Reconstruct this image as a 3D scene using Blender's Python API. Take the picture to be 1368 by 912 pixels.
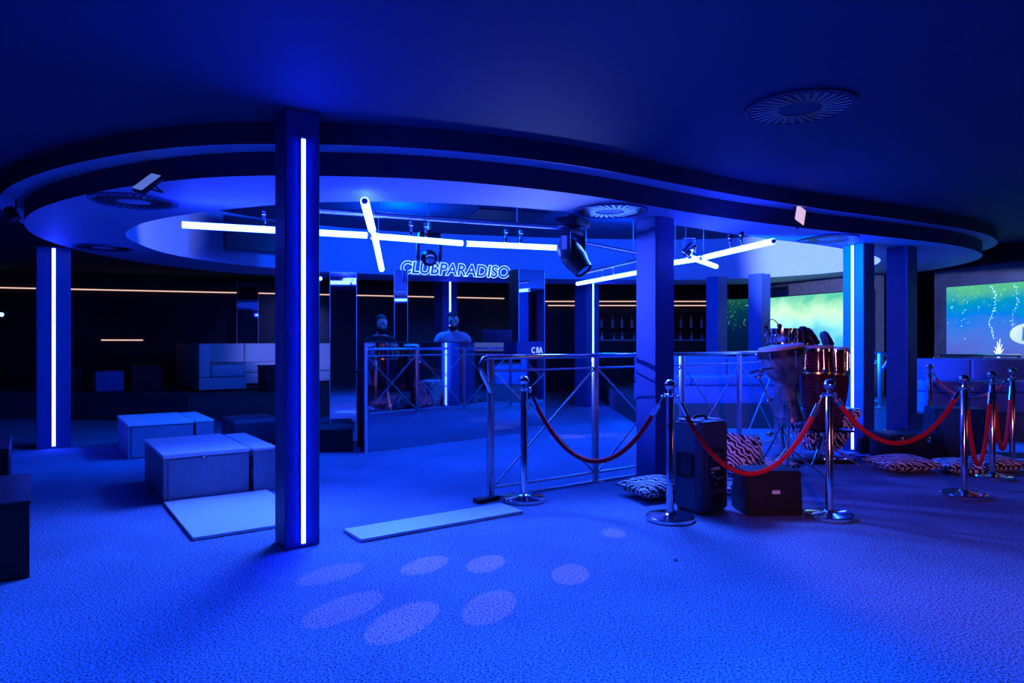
import bpy, bmesh, math, random
from mathutils import Vector, Matrix
random.seed(7)
for o in list(bpy.data.objects): bpy.data.objects.remove(o)
S = bpy.context.scene
COL = S.collection
F, CX, CY, H = 912.0, 684.0, 456.0, 1.3      # focal length in px, image centre, eye height

# ------------------------------------------------------------------ camera, world, exposure, lamps
cam_data = bpy.data.cameras.new('camera'); cam = bpy.data.objects.new('camera', cam_data); COL.objects.link(cam)
cam.location = (0, 0, H); cam.rotation_euler = (math.pi/2, 0, 0)
cam_data.sensor_width = 36.0; cam_data.lens = 36.0*F/1368.0; cam_data.clip_start = 0.05
S.camera = cam
S.view_settings.view_transform = 'Standard'; S.view_settings.look = 'None'
S.view_settings.gamma = 1.0; S.view_settings.use_curve_mapping = False
S.view_settings.exposure = 0.0
world = bpy.data.worlds.new('world'); S.world = world; world.use_nodes = True
world.node_tree.nodes['Background'].inputs[0].default_value = (0.0, 0.004, 0.06, 1)
world.node_tree.nodes['Background'].inputs[1].default_value = 0.05

def lamp(kind, name, loc, target, energy, color, size=0.1, cone=60, blend=0.5):
    d = bpy.data.lights.new(name, kind); d.energy = energy; d.color = color
    if kind == 'SPOT':
        d.spot_size = math.radians(cone); d.spot_blend = blend; d.shadow_soft_size = size
    if kind == 'AREA': d.size = size; d.spread = math.radians(cone)
    if kind == 'POINT': d.shadow_soft_size = size
    o = bpy.data.objects.new(name, d); COL.objects.link(o); o.location = loc
    o.rotation_euler = (Vector(target)-Vector(loc)).to_track_quat('-Z', 'Y').to_euler()
    return o
BLUE = (0.0, 0.095, 1.0)
BLUE2 = (0.040, 0.125, 1.0)
lamp('SPOT', 'floor_fill', (-2.6, 1.9, 2.7), (-2.6, 1.8, 0), 760, BLUE, .3, 108, 1)  # these three are unseen spots added to brighten the foreground floor
lamp('SPOT', 'floor_fill', (0.8, 2.0, 2.7), (0.8, 1.8, 0), 960, BLUE, .3, 108, 1)
lamp('SPOT', 'floor_fill', (3.6, 2.2, 2.7), (3.6, 2.0, 0), 190, BLUE, .3, 125, 1)
lamp('SPOT', 'wash_fill', (-1.2, 6.5, 2.3), (-2.0, 2.8, 0), 1500, BLUE2, .55, 95, .8)  # added spots, no fixture: carry the tube light onto the near floor
lamp('SPOT', 'wash_fill', (0.9, 6.3, 2.3), (0.9, 2.8, 0), 1500, BLUE2, .4, 95, .8)  # second added spot for the near floor
lamp('POINT', 'recess_fill', (-1.6, 9.6, 2.86), (0, 0, 0), 230, BLUE, .15)  # added point fills without fixtures, brighten the recess wall and its ceiling
lamp('POINT', 'recess_fill', (1.8, 10.2, 2.86), (0, 0, 0), 260, BLUE, .15)
lamp('SPOT', 'recess_floor_fill', (-1.2, 8.0, 3.1), (-1.3, 7.2, 0), 420, BLUE, .25, 140, .9)  # unseen fill spots added over the floor below the recess
lamp('SPOT', 'recess_floor_fill', (2.6, 9.6, 3.1), (2.8, 8.4, 0), 500, BLUE, .25, 140, .9)
lamp('SPOT', 'wash_fill', (-2.0, 7.6, 2.35), (-5.6, 8.0, 0.3), 420, BLUE, .12, 75, .8)  # added fill for the carpet by the left column
lamp('SPOT', 'wash_fill', (-3.3, 12.3, 2.4), (-4.9, 15.0, 1.15), 330, (.14, .19, 1), .10, 48, .7)  # added fill for the rear cushions of the corner sofa
lamp('SPOT', 'wash_fill', (2.4, 7.4, 2.35), (6.6, 9.2, 0.6), 2400, BLUE, .12, 75, .7)  # added fill for the right columns and the long bench
lamp('SPOT', 'wash_fill', (0.8, 8.3, 2.35), (3.0, 10.4, 0.7), 900, BLUE, .12, 65, .7)  # added fill for the bench behind the railing
lamp('SPOT', 'wash_fill', (-2.3, 7.9, 2.1), (1.25, 6.32, 1.45), 2300, (.05, .10, 1), .10, 36, .8)  # added fill for the left face of the bare column
lamp('SPOT', 'recess_wall_fill', (-3.0, 8.1, 2.52), (-4.5, 8.7, 2.85), 110, (.30, .36, 1.0), .05, 60, .6)  # added spot without fixture, brightens the left end of the recess wall
lamp('SPOT', 'recess_wall_fill', (2.6, 8.6, 2.55), (5.4, 10.8, 2.85), 2800, (.32, .38, 1.0), .05, 62, .5)  # added spot without fixture, brightens the right side of the recess wall
lamp('SPOT', 'ring_fill', (0.3, 6.3, 1.5), (0.05, 5.45, 2.45), 90, (.26, .34, 1.0), .05, 72, .9)  # added spot in mid-air, brightens the soffit of the ring
lamp('SPOT', 'warm_spotlight', (0.6, -1.0, 1.6), (3.2, 5.6, 0.42), 430, (1.0, .26, .38), .10, 29, .5)
lamp('AREA', 'warm_wall_light', (10.2, 2.5, 1.3), (2, 4.5, 1.0), 5, (1.0, .46, .36), .6, 170)

# ------------------------------------------------------------------ node materials
def mat(name, base=(.5,.5,.5), rough=.6, metal=0.0, emit=None, estr=0.0, spec=0.5, alpha=1, trans=0):
    m = bpy.data.materials.new(name); m.use_nodes = True
    b = m.node_tree.nodes['Principled BSDF']
    b.inputs['Base Color'].default_value = (*base, 1); b.inputs['Roughness'].default_value = rough
    b.inputs['Metallic'].default_value = metal; b.inputs['Specular IOR Level'].default_value = spec
    b.inputs['Transmission Weight'].default_value = trans
    if emit: b.inputs['Emission Color'].default_value = (*emit, 1); b.inputs['Emission Strength'].default_value = estr
    return m
def nd(m, t, **kw):
    n = m.node_tree.nodes.new(t)
    for k, v in kw.items():
        if k in n.inputs: n.inputs[k].default_value = v
        else: setattr(n, k, v)
    return n
def lk(m, a, ao, b, bi): m.node_tree.links.new(a.outputs[ao], b.inputs[bi])
def ramp(m, stops, interp='LINEAR'):
    n = nd(m, 'ShaderNodeValToRGB'); r = n.color_ramp; r.interpolation = interp
    while len(r.elements) < len(stops): r.elements.new(0.5)
    for e, (p, c) in zip(r.elements, stops): e.position = p; e.color = (*c, 1)
    return n
def noise_mat(name, c0, c1, scale, rough=.9, bump=0.0, detail=2, lo=.35, hi=.65, metal=0, big=None, spec=.3):
    m = mat(name, c0, rough, metal, spec=spec); b = m.node_tree.nodes['Principled BSDF']
    tc = nd(m, 'ShaderNodeTexCoord'); nz = nd(m, 'ShaderNodeTexNoise', Scale=scale, Detail=detail)
    lk(m, tc, 'Object', nz, 'Vector'); r = ramp(m, [(lo, c0), (hi, c1)]); lk(m, nz, 'Fac', r, 'Fac')
    out = r
    if big:
        n2 = nd(m, 'ShaderNodeTexNoise', Scale=big, Detail=3); lk(m, tc, 'Object', n2, 'Vector')
        r2 = ramp(m, [(.3, (.72,.72,.72)), (.7, (1,1,1))]); lk(m, n2, 'Fac', r2, 'Fac')
        mx = nd(m, 'ShaderNodeMix', data_type='RGBA', blend_type='MULTIPLY'); mx.inputs[0].default_value = 1
        m.node_tree.links.new(r.outputs[0], mx.inputs[6]); m.node_tree.links.new(r2.outputs[0], mx.inputs[7])
        m.node_tree.links.new(mx.outputs[2], b.inputs['Base Color'])
    else: lk(m, r, 'Color', b, 'Base Color')
    if bump:
        bp = nd(m, 'ShaderNodeBump', Strength=bump, Distance=.01); lk(m, nz, 'Fac', bp, 'Height'); lk(m, bp, 'Normal', b, 'Normal')
    return m
M = {}
M['carpet'] = noise_mat('carpet', (.018,.040,.066), (.34,.48,.70), 100, .95, 0, 5, .37, .63, big=1.3, spec=.1)
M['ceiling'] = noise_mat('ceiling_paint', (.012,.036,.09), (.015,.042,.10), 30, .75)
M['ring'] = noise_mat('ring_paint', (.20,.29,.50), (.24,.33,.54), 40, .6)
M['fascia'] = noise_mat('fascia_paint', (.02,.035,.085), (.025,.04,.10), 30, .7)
M['column'] = noise_mat('column_paint', (.022,.062,.22), (.03,.078,.27), 55, .5)
M['dark_wall'] = noise_mat('dark_gloss_wall', (.010,.010,.014), (.02,.02,.026), 5, .34, spec=.4)
M['room_wall'] = noise_mat('room_wall', (.05,.05,.06), (.07,.07,.08), 12, .8)
M['platform'] = noise_mat('platform_carpet', (.05,.05,.06), (.10,.10,.11), 70, .9)
M['riser'] = noise_mat('dark_riser', (.010,.010,.012), (.022,.022,.025), 20, .5)
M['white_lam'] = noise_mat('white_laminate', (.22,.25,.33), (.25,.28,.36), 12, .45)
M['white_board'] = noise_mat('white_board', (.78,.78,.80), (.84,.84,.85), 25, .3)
M['black_lam'] = noise_mat('black_laminate', (.010,.010,.012), (.016,.016,.018), 10, .45)
M['black'] = noise_mat('black_plastic', (.008,.010,.018), (.013,.016,.027), 60, .42)
M['black_rough'] = noise_mat('black_textured_plastic', (.026,.036,.07), (.042,.055,.10), 120, .45, .2)
M['grille'] = noise_mat('black_grille', (.005,.006,.010), (.014,.017,.028), 200, .7, .3)
M['chrome'] = mat('chrome', (.72,.72,.74), .12, 1)
M['steel'] = noise_mat('brushed_steel', (.50,.50,.52), (.62,.62,.64), 30, .34, metal=1)
M['mirror'] = mat('mirror', (.46,.48,.54), .03, 1)
M['edge'] = mat('polished_edge', (.85,.85,.87), .35, .2)
M['rope'] = noise_mat('red_velvet', (.72,.006,.012), (.85,.012,.02), 90, .75, .2)
M['tube'] = mat('lit_tube', (.8,.8,.8), .4, emit=(.020,.045,1), estr=50)
M['led'] = mat('lit_led_strip', (.8,.8,.8), .4, emit=(.014,.034,1), estr=75)
M['flood_on'] = mat('flood_light_glass', (.8,.8,.8), .3, emit=(1.0,.66,.80), estr=.75)
M['flood_blue'] = mat('flood_light_glass_blue', (.8,.8,.8), .3, emit=(.16,.28,1), estr=.55)
M['led_near'] = mat('lit_led_strip_near', (.8,.8,.8), .4, emit=(.005,.017,1), estr=230)
M['neon'] = mat('neon_outline', (.8,.8,.8), .4, emit=(.30,.55,1), estr=2.0)
M['warm_led'] = mat('warm_led_strip', (.8,.8,.8), .4, emit=(1,.62,.48), estr=1.0)
M['sofa'] = noise_mat('white_leather', (.60,.60,.62), (.66,.66,.68), 40, .5, .1)
M['bench'] = noise_mat('bench_leather', (.10,.17,.46), (.13,.20,.52), 35, .45, .1)
M['skin'] = mat('skin', (.62,.40,.30), .55)
M['hair'] = noise_mat('dark_hair', (.02,.015,.012), (.05,.035,.03), 60, .7)
M['tee_black'] = noise_mat('black_cotton', (.012,.012,.014), (.022,.022,.024), 60, .9)
M['tee_light'] = noise_mat('light_cotton', (.50,.50,.52), (.58,.58,.60), 60, .9)
M['trousers'] = noise_mat('dark_denim', (.02,.02,.03), (.04,.04,.05), 80, .9)
M['drum_blue'] = noise_mat('drum_shell', (.03,.07,.13), (.16,.22,.30), 9, .22, detail=5, lo=.4, hi=.68)
M['drum_head'] = noise_mat('drum_skin', (.42,.42,.42), (.52,.52,.52), 30, .6)
M['gold'] = mat('brass', (.85,.62,.30), .25, 1)
M['glass'] = mat('clear_plastic', (.9,.93,.95), .05, trans=1.0)
M['label_white'] = mat('white_label', (.85,.80,.82), .5)
M['paper'] = mat('folded_paper', (.7,.7,.72), .8)
def wave_mat(name, c0, c1, scale, dist, rough, direction='DIAGONAL', thr=.5, detail=1.5, metal=0, dscale=1.5):
    m = mat(name, c0, rough, metal); b = m.node_tree.nodes['Principled BSDF']
    tc = nd(m, 'ShaderNodeTexCoord'); w = nd(m, 'ShaderNodeTexWave', Scale=scale, Distortion=dist, Detail=detail)
    w.inputs['Detail Scale'].default_value = dscale; w.bands_direction = direction
    lk(m, tc, 'Object', w, 'Vector'); r = ramp(m, [(max(0, thr-.06), c0), (min(1, thr+.06), c1)]); lk(m, w, 'Fac', r, 'Fac'); lk(m, r, 'Color', b, 'Base Color')
    return m
M['zebra'] = wave_mat('zebra_fabric', (.008,.008,.010), (.86,.82,.84), 9.5, 7.0, .9, 'DIAGONAL', .46)
M['conga'] = wave_mat('red_conga_shell', (.03,.006,.012), (.13,.016,.022), 11, 3.5, .10, 'Z', .62, 2, 0)
def screen_mat(name, stops, strength, bubbles=True, seed=0.0):
    """display picture: green surface light over blue water with bubbles"""
    m = bpy.data.materials.new(name); m.use_nodes = True; t = m.node_tree; t.nodes.clear()
    out = nd(m, 'ShaderNodeOutputMaterial'); em = nd(m, 'ShaderNodeEmission', Strength=strength)
    tc = nd(m, 'ShaderNodeTexCoord'); mp = nd(m, 'ShaderNodeMapping'); mp.inputs['Location'].default_value = (seed, seed*.7, seed*.3)
    lk(m, tc, 'Object', mp, 'Vector')
    sx = nd(m, 'ShaderNodeSeparateXYZ'); lk(m, tc, 'Generated', sx, 'Vector')
    nz = nd(m, 'ShaderNodeTexNoise', Scale=2.6, Detail=5); lk(m, mp, 'Vector', nz, 'Vector')
    a = nd(m, 'ShaderNodeMath', operation='MULTIPLY_ADD'); lk(m, nz, 'Fac', a, 0); a.inputs[1].default_value = .55; lk(m, sx, 'Z', a, 2)
    s2 = nd(m, 'ShaderNodeMath', operation='SUBTRACT'); lk(m, a, 0, s2, 0); s2.inputs[1].default_value = .27
    r = ramp(m, stops); lk(m, s2, 0, r, 'Fac'); last = r.outputs[0]
    if bubbles:
        n2 = nd(m, 'ShaderNodeTexNoise', Scale=16, Detail=4); lk(m, mp, 'Vector', n2, 'Vector')
        r2 = ramp(m, [(.60, (0,0,0)), (.72, (.30,.75,.65))]); lk(m, n2, 'Fac', r2, 'Fac')
        z2 = ramp(m, [(.35, (0,0,0)), (.9, (1,1,1))]); lk(m, sx, 'Z', z2, 'Fac')
        mm = nd(m, 'ShaderNodeMix', data_type='RGBA', blend_type='MULTIPLY'); mm.inputs[0].default_value = 1
        t.links.new(r2.outputs[0], mm.inputs[6]); t.links.new(z2.outputs[0], mm.inputs[7])
        ad = nd(m, 'ShaderNodeMix', data_type='RGBA', blend_type='ADD'); ad.inputs[0].default_value = .8
        t.links.new(last, ad.inputs[6]); t.links.new(mm.outputs[2], ad.inputs[7]); last = ad.outputs[2]
    t.links.new(last, em.inputs['Color']); lk(m, em, 0, out, 0)
    return m
M['sea'] = screen_mat('underwater_picture', [(.0,(.10,.13,.62)),(.30,(.07,.19,.80)),(.55,(.0,.22,.86)),(.78,(.0,.33,.55)),(1.0,(.10,.55,.30))], 1.0)
M['haze_green'] = screen_mat('green_water_picture', [(.0,(.03,.30,.80)),(.30,(.08,.55,.85)),(.55,(.42,.98,.78)),(.72,(.62,1.0,.66)),(1.0,(.10,.60,.40))], 1.15, bubbles=False, seed=3.1)
M['kelp'] = screen_mat('dark_kelp_picture', [(.0,(.0,.01,.06)),(.5,(.0,.015,.09)),(.75,(.0,.05,.10)),(1.0,(.01,.13,.08))], .8, seed=7.7)
M['bubble'] = mat('bubble_glow', (.5,.8,.8), .5, emit=(.30,.72,.95), estr=.9)
M['fish_glow'] = mat('fish_glow', (.5,.5,.5), .5, emit=(.62,.80,.58), estr=.8)
M['fish_stripe'] = mat('fish_stripe_glow', (.1,.2,.2), .5, emit=(.05,.20,.22), estr=.8)
M['coral_glow'] = mat('coral_glow', (.6,.6,.6), .5, emit=(.65,.75,.90), estr=1.0)

# ------------------------------------------------------------------ mesh helpers
def nb(): return bmesh.new()
def add_box(bm, lo, hi, bev=0.0, mtx=None, seg=2):
    lo, hi = Vector(lo), Vector(hi); c = (lo+hi)/2; s = hi-lo
    r = bmesh.ops.create_cube(bm, size=1, matrix=Matrix.Translation(c) @ Matrix.Diagonal((s.x, s.y, s.z, 1)))
    vs = r['verts']
    if bev:
        es = list({e for v in vs for e in v.link_edges})
        rr = bmesh.ops.bevel(bm, geom=es, offset=bev, segments=seg, affect='EDGES', profile=.5)
        vs = list({v for f in rr['faces'] for v in f.verts} | {v for v in vs if v.is_valid})
    if mtx: bmesh.ops.transform(bm, matrix=mtx, verts=vs)
    return bm
def add_tube(bm, pts, r, seg=12, closed=False, radii=None):
    pts = [Vector(p) for p in pts]; n = len(pts); rings = []
    up = Vector((0, 0, 1)); prev = None
    for i, p in enumerate(pts):
        if closed: d = pts[(i+1) % n]-pts[i-1]
        else: d = pts[min(i+1, n-1)]-pts[max(i-1, 0)]
        d.normalize()
        if prev is None:
            a = d.cross(up) if abs(d.z) < .95 else d.cross(Vector((1, 0, 0)))
        else: a = prev-d*prev.dot(d)
        a.normalize(); prev = a; b = d.cross(a); rr = radii[i] if radii else r
        rings.append([bm.verts.new(p+(a*math.cos(2*math.pi*k/seg)+b*math.sin(2*math.pi*k/seg))*rr) for k in range(seg)])
    m = n if closed else n-1
    for i in range(m):
        A, B = rings[i], rings[(i+1) % n]
        for k in range(seg): bm.faces.new((A[k], A[(k+1) % seg], B[(k+1) % seg], B[k]))
    if not closed: bm.faces.new(rings[0][::-1]); bm.faces.new(rings[-1])
    return bm
def add_lathe(bm, prof, seg=32, mtx=None):
    """profile of (radius, z) turned round the z axis"""
    rings = []; allv = []
    for r, z in prof:
        if r < 1e-5: v = bm.verts.new((0, 0, z)); rings.append([v]); allv.append(v)
        else:
            R = [bm.verts.new((r*math.cos(2*math.pi*k/seg), r*math.sin(2*math.pi*k/seg), z)) for k in range(seg)]; rings.append(R); allv += R
    for A, B in zip(rings, rings[1:]):
        for k in range(seg):
            k2 = (k+1) % seg
            if len(A) == 1 and len(B) == 1: continue
            if len(A) == 1: bm.faces.new((A[0], B[k2], B[k]))
            elif len(B) == 1: bm.faces.new((A[k], A[k2], B[0]))
            else: bm.faces.new((A[k], A[k2], B[k2], B[k]))
    if mtx: bmesh.ops.transform(bm, matrix=mtx, verts=allv)
    return bm
def add_prism(bm, poly, z0, z1, mtx=None):
    a = [bm.verts.new((x, y, z0)) for x, y in poly]; b = [bm.verts.new((x, y, z1)) for x, y in poly]; n = len(poly)
    bm.faces.new(a[::-1]); bm.faces.new(b)
    for i in range(n): bm.faces.new((a[i], a[(i+1) % n], b[(i+1) % n], b[i]))
    if mtx: bmesh.ops.transform(bm, matrix=mtx, verts=a+b)
    return bm
def add_ball(bm, c, r, su=24, sv=16):
    sc = r if hasattr(r, '__len__') else (r, r, r)
    bmesh.ops.create_uvsphere(bm, u_segments=su, v_segments=sv, radius=1, matrix=Matrix.Translation(c) @ Matrix.Diagonal((*sc, 1)))
    return bm
def obj(name, bm, m, parent=None, smooth=True, label=None):
    bmesh.ops.recalc_face_normals(bm, faces=bm.faces)
    me = bpy.data.meshes.new(name); bm.to_mesh(me); bm.free()
    me.materials.append(M[m] if isinstance(m, str) else m)
    if smooth:
        for p in me.polygons: p.use_smooth = True
        me.set_sharp_from_angle(angle=math.radians(38))
    o = bpy.data.objects.new(name, me); COL.objects.link(o)
    if parent: o.parent = parent
    if label: o['label'] = label
    return o
def tag(o, label, cat, group=None):
    o['label'] = label; o['category'] = cat
    if group: o['group'] = group
    return o
def thing(name, label, cat, loc=(0,0,0), rotz=0.0, group=None):
    o = bpy.data.objects.new(name, None); COL.objects.link(o); o.empty_display_size = .1
    o.location = loc; o.rotation_euler = (0, 0, rotz); return tag(o, label, cat, group)
def struct(name, bm, m, smooth=False):
    o = obj(name, bm, m, None, smooth); o['kind'] = 'structure'; return o
def dup(root, loc, rotz, label, group=None):
    r = root.copy(); COL.objects.link(r); r.location = loc; r.rotation_euler = (0, 0, rotz); r['label'] = label
    if group: r['group'] = group
    for ch in list(root.children):
        c = ch.copy(); COL.objects.link(c); c.parent = r
        for g in list(ch.children):
            d = g.copy(); COL.objects.link(d); d.parent = c
    return r
def gp(px, py, z=0.0):
    """point of the horizontal plane z that the photo shows at px, py"""
    Y = (H-z)*F/(py-CY); return Vector(((px-CX)/F*Y, Y, z))
def ap(px, py, Y):
    return Vector(((px-CX)/F*Y, Y, H-(py-CY)/F*Y))
GRID = math.radians(35.1)                      # columns, railing and stage modules share one grid
U = Vector((math.cos(GRID), math.sin(GRID), 0)); V = Vector((-math.sin(GRID), math.cos(GRID), 0))

# ------------------------------------------------------------------ room shell
ZC, ZL, ZS, ZR = 2.76, 2.616, 2.45, 3.20       # ceiling, ledge, soffit of the ring, recess
X0, X1, Y0, Y1 = -14.0, 10.5, -4.0, 18.2
struct('floor', add_box(nb(), (X0, Y0, -.1), (X1, Y1, 0)), 'carpet')
CEN = Vector((0.3, 9.3))
def loop_by_angle(ctrl, N=144, add=0.0):
    P = [Vector(p) for p in ctrl]; n = len(P); dense = []
    for i in range(n):
        a, b, c, d = P[i-1], P[i], P[(i+1) % n], P[(i+2) % n]
        for k in range(12):
            t = k/12
            dense.append(.5*((2*b)+(c-a)*t+(2*a-5*b+4*c-d)*t*t+(3*b-a-3*c+d)*t**3))
    pr = sorted((math.atan2(q.y-CEN.y, q.x-CEN.x), (q-CEN).length) for q in dense)
    A = [p[0]-2*math.pi for p in pr[-3:]]+[p[0] for p in pr]+[p[0]+2*math.pi for p in pr[:3]]
    R = [p[1] for p in pr[-3:]]+[p[1] for p in pr]+[p[1] for p in pr[:3]]
    rr = []
    for i in range(N):
        t = -math.pi+2*math.pi*(i+.5)/N
        j = max(k for k in range(len(A)-1) if A[k] <= t); w = (t-A[j])/max(1e-9, A[j+1]-A[j]); rr.append((t, R[j]*(1-w)+R[j+1]*w))
    for _ in range(3): rr = [(rr[i][0], (rr[i-1][1]+2*rr[i][1]+rr[(i+1) % N][1])/4) for i in range(N)]
    return [CEN+Vector((math.cos(t), math.sin(t)))*(r+add) for t, r in rr]
INNER = [(-1.6,5.64),(-.63,5.67),(.3,5.97),(1.54,6.70),(2.7,7.55),(4.08,8.46),(5.25,9.7),(5.44,11.28),(3.92,12.6),(1.47,12.62),(-1.11,12.06),(-2.61,11.5),(-3.9,10.5),(-4.49,9.2),(-4.42,8.19),(-4.2,7.4),(-3.51,6.56),(-2.5,5.96)]
OUTER = [(-1.35,4.75),(-.54,4.86),(.47,5.31),(1.38,5.95),(2.07,6.42),(3.04,6.98),(4.11,7.52),(5.6,8.4),(6.6,9.7),(6.6,11.8),(5,13.6),(1.6,13.7),(-1.3,13.1),(-3.2,12.5),(-4.9,11.2),(-5.46,9.45),(-5.42,8.3),(-5.05,7.13),(-4.3,6.1),(-3.22,5.27),(-2.1,4.77)]
Lin = loop_by_angle(INNER); Lout = loop_by_angle(OUTER); Led = loop_by_angle(OUTER, add=.2); NL = len(Lin)
def strip(bm, A, za, B, zb):
    a = [bm.verts.new((p.x, p.y, za)) for p in A]; b = [bm.verts.new((p.x, p.y, zb)) for p in B]
    for i in range(len(A)): j = (i+1) % len(A); bm.faces.new((a[i], a[j], b[j], b[i]))
    return bm
rect = []
for p in Led:
    d = (p-CEN).normalized(); t = min([((X1 if d.x > 0 else X0)-CEN.x)/d.x if abs(d.x) > 1e-6 else 1e9, ((Y1 if d.y > 0 else Y0)-CEN.y)/d.y if abs(d.y) > 1e-6 else 1e9])
    rect.append(CEN+d*t)
for c in [(X0,Y0),(X0,Y1),(X1,Y0),(X1,Y1)]:
    i = min(range(NL), key=lambda k: (rect[k]-Vector(c)).length); rect[i] = Vector(c)
struct('ceiling', strip(nb(), Led, ZC, rect, ZC), 'ceiling')
struct('trim_1', strip(nb(), Led, ZC, Led, ZL), 'fascia', True)                  # upper fascia
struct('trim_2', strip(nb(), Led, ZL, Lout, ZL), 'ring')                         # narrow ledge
struct('trim_3', strip(nb(), Lout, ZL, Lout, ZS), 'fascia', True)                # lower fascia
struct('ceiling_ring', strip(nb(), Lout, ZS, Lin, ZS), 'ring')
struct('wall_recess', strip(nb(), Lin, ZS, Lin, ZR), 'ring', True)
bm = nb(); bm.faces.new([bm.verts.new((p.x, p.y, ZR)) for p in Lin]); struct('ceiling_recess', bm, 'ceiling')
struct('wall_front', add_box(nb(), (X0, Y0-.1, 0), (X1, Y0, ZC)), 'room_wall')
struct('wall_left', add_box(nb(), (X0-.1, Y0, 0), (X0, Y1, ZC)), 'dark_wall')
struct('wall_right', add_box(nb(), (X1, Y0, 0), (X1+.1, Y1, ZC)), 'room_wall')
bm = nb(); add_prism(bm, [(-14,12.8),(0,17.6),(6.5,17.6),(6.5,17.8),(-.05,17.8),(-14,13.0)], 0, ZC); struct('wall_back', bm, 'dark_wall')
# raised seating platforms
bm = nb(); add_prism(bm, [(-13.9,11.5),(-8.0,11.5),(-5.2,10.95),(-3.2,11.8),(-2.9,16.5),(-13.9,12.75)], 0, .41); struct('platform', bm, 'platform')
bm = nb(); add_prism(bm, [(1.95,10.2),(4.6,10.2),(5.2,8.85),(10.4,8.85),(10.4,17.5),(1.95,17.5)], 0, .36); struct('platform', bm, 'platform')

# ------------------------------------------------------------------ columns with LED strips
def column(c, w, top, name='column'):
    bm = nb(); add_box(bm, (0, 0, 0), (w, w, top), .006, seg=1)
    o = struct(name, bm, 'column', True); o.location = (c[0], c[1], 0); o.rotation_euler = (0, 0, GRID); return o
def led(c, w, face, z0, z1, label, width=.022, m='led'):
    """LED profile on the u-face (front right) or the v-face (front left) of a column"""
    t = thing('led_strip_light', label, 'strip light', (c[0], c[1], 0), GRID, 'upright LED strips on the columns')
    def bx(a, b, z0, z1, d0, d1):
        return add_box(nb(), (a, -d1, z0), (b, -d0, z1), .002, seg=1) if face == 'u' else add_box(nb(), (-d1, a, z0), (-d0, b, z1), .002, seg=1)
    hw = w/2
    obj('channel', bx(hw-width*.62, hw+width*.62, z0-.01, z1+.01, .0005, .0138), 'edge', t, False)
    obj('diffuser', bx(hw-width/2, hw+width/2, z0, z1, .0139, .0155), m, t, False, 'glowing blue white diffuser')
cA = (-1.412, 4.25); column(cA, .22, ZC); led(cA, .22, 'u', .03, 2.575, 'long glowing LED strip on the big near column', .026, 'led_near')
cM = (1.314, 6.24); column(cM, .25, ZS)
cR = (4.10, 7.96); column(cR, .25, ZS); led(cR, .25, 'v', .03, ZS-.02, 'glowing LED strip on the column behind the drums', .03)
cR2 = (4.75, 8.2); column(cR2, .25, ZS+.0)
cL = (-5.716, 8.2); column(cL, .35, ZS); led(cL, .35, 'u', .03, ZS-.02, 'glowing LED strip on the column beside the back boxes at left', .035)
cB = (1.466, 13.5); column(cB, .35, ZC); led(cB, .35, 'u', .03, ZC-.05, 'thin glowing LED strip on the far column right of the DJ booth', .035)
cC = (3.62, 12.0); column(cC, .26, ZS)
cD = (4.20, 11.5); column(cD, .26, ZS)
cMirrored = (-1.42, 13.9); column(cMirrored, .35, ZC); led(cMirrored, .35, 'u', .03, ZC-.05, 'glowing LED strip on a stand-in column for a mirror reflection, behind the man in the light shirt', .035)  # column and strip imitate a reflection in the mirrors behind the booth

# ------------------------------------------------------------------ ceiling vents
def make_vent(label, loc, pm='ceiling', fm='fascia'):
    t = thing('ceiling_vent', label, 'vent', loc, 0, 'round swirl vents in the ceiling')
    R = .33
    obj('frame', add_lathe(nb(), [(R,-.001),(R,-.012),(R-.012,-.016),(R-.03,-.012),(R-.03,-.001)], 48), fm, t)
    obj('face_plate', add_lathe(nb(), [(R-.03,-.002),(R-.03,-.008),(.0,-.010)], 48), pm, t)
    bm = nb(); n = 30
    for k in range(n):
        a = 2*math.pi*k/n
        add_box(bm, (.115, -.0125, -.013), (.285, .0125, -.0085), mtx=Matrix.Rotation(a, 4, 'Z') @ Matrix.Translation((.02, .05, 0)) @ Matrix.Rotation(-.35, 4, 'Z'))
    obj('blades', bm, 'black', t, False)
    return t
p = ap(1068, 143, (ZC-H)*F/(CY-143)); vent = make_vent('swirl vent alone in the dark main ceiling above the drums', (p.x, p.y, ZC))
for px, py, lb in [(815, 281, 'swirl vent over the moving head light, beside the bare column'), (1105, 318, 'swirl vent in the ring ceiling next to the column with LED behind the drums'),
                   (179, 268, 'swirl vent in the ring ceiling below the small floodlight at left'), (138, 330, 'swirl vent in the ring ceiling by the left column with LED')]:
    Y = (ZS-H)*F/(CY-py); q = ((px-CX)/F*Y, Y, ZS)
    if px == 815: vent = make_vent(lb, q, 'ring', 'column')
    else: dup(vent, q, .1, lb)
t = thing('ceiling_hatch', 'square black hatch in the recessed ceiling above the tubes', 'hatch', (-.12, 10.3, ZR), .3)
obj('panel', add_box(nb(), (-.52, -.52, -.03), (.52, .52, -.012), .004), 'black', t, False)
obj('frame', add_box(nb(), (-.56, -.56, -.012), (.56, .56, -.001), .002), 'fascia', t, False)
t = thing('ceiling_hatch', 'dark rectangular panel in the recess behind the left end tube', 'hatch', (-3.55, 9.8, 0), math.radians(42))
obj('panel', add_box(nb(), (-.55, -.03, 2.58), (.55, .0, 3.02), .006), 'black', t, False)
obj('frame', add_box(nb(), (-.58, .0, 2.55), (.58, .02, 3.05), .006), 'fascia', t, False)

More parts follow.
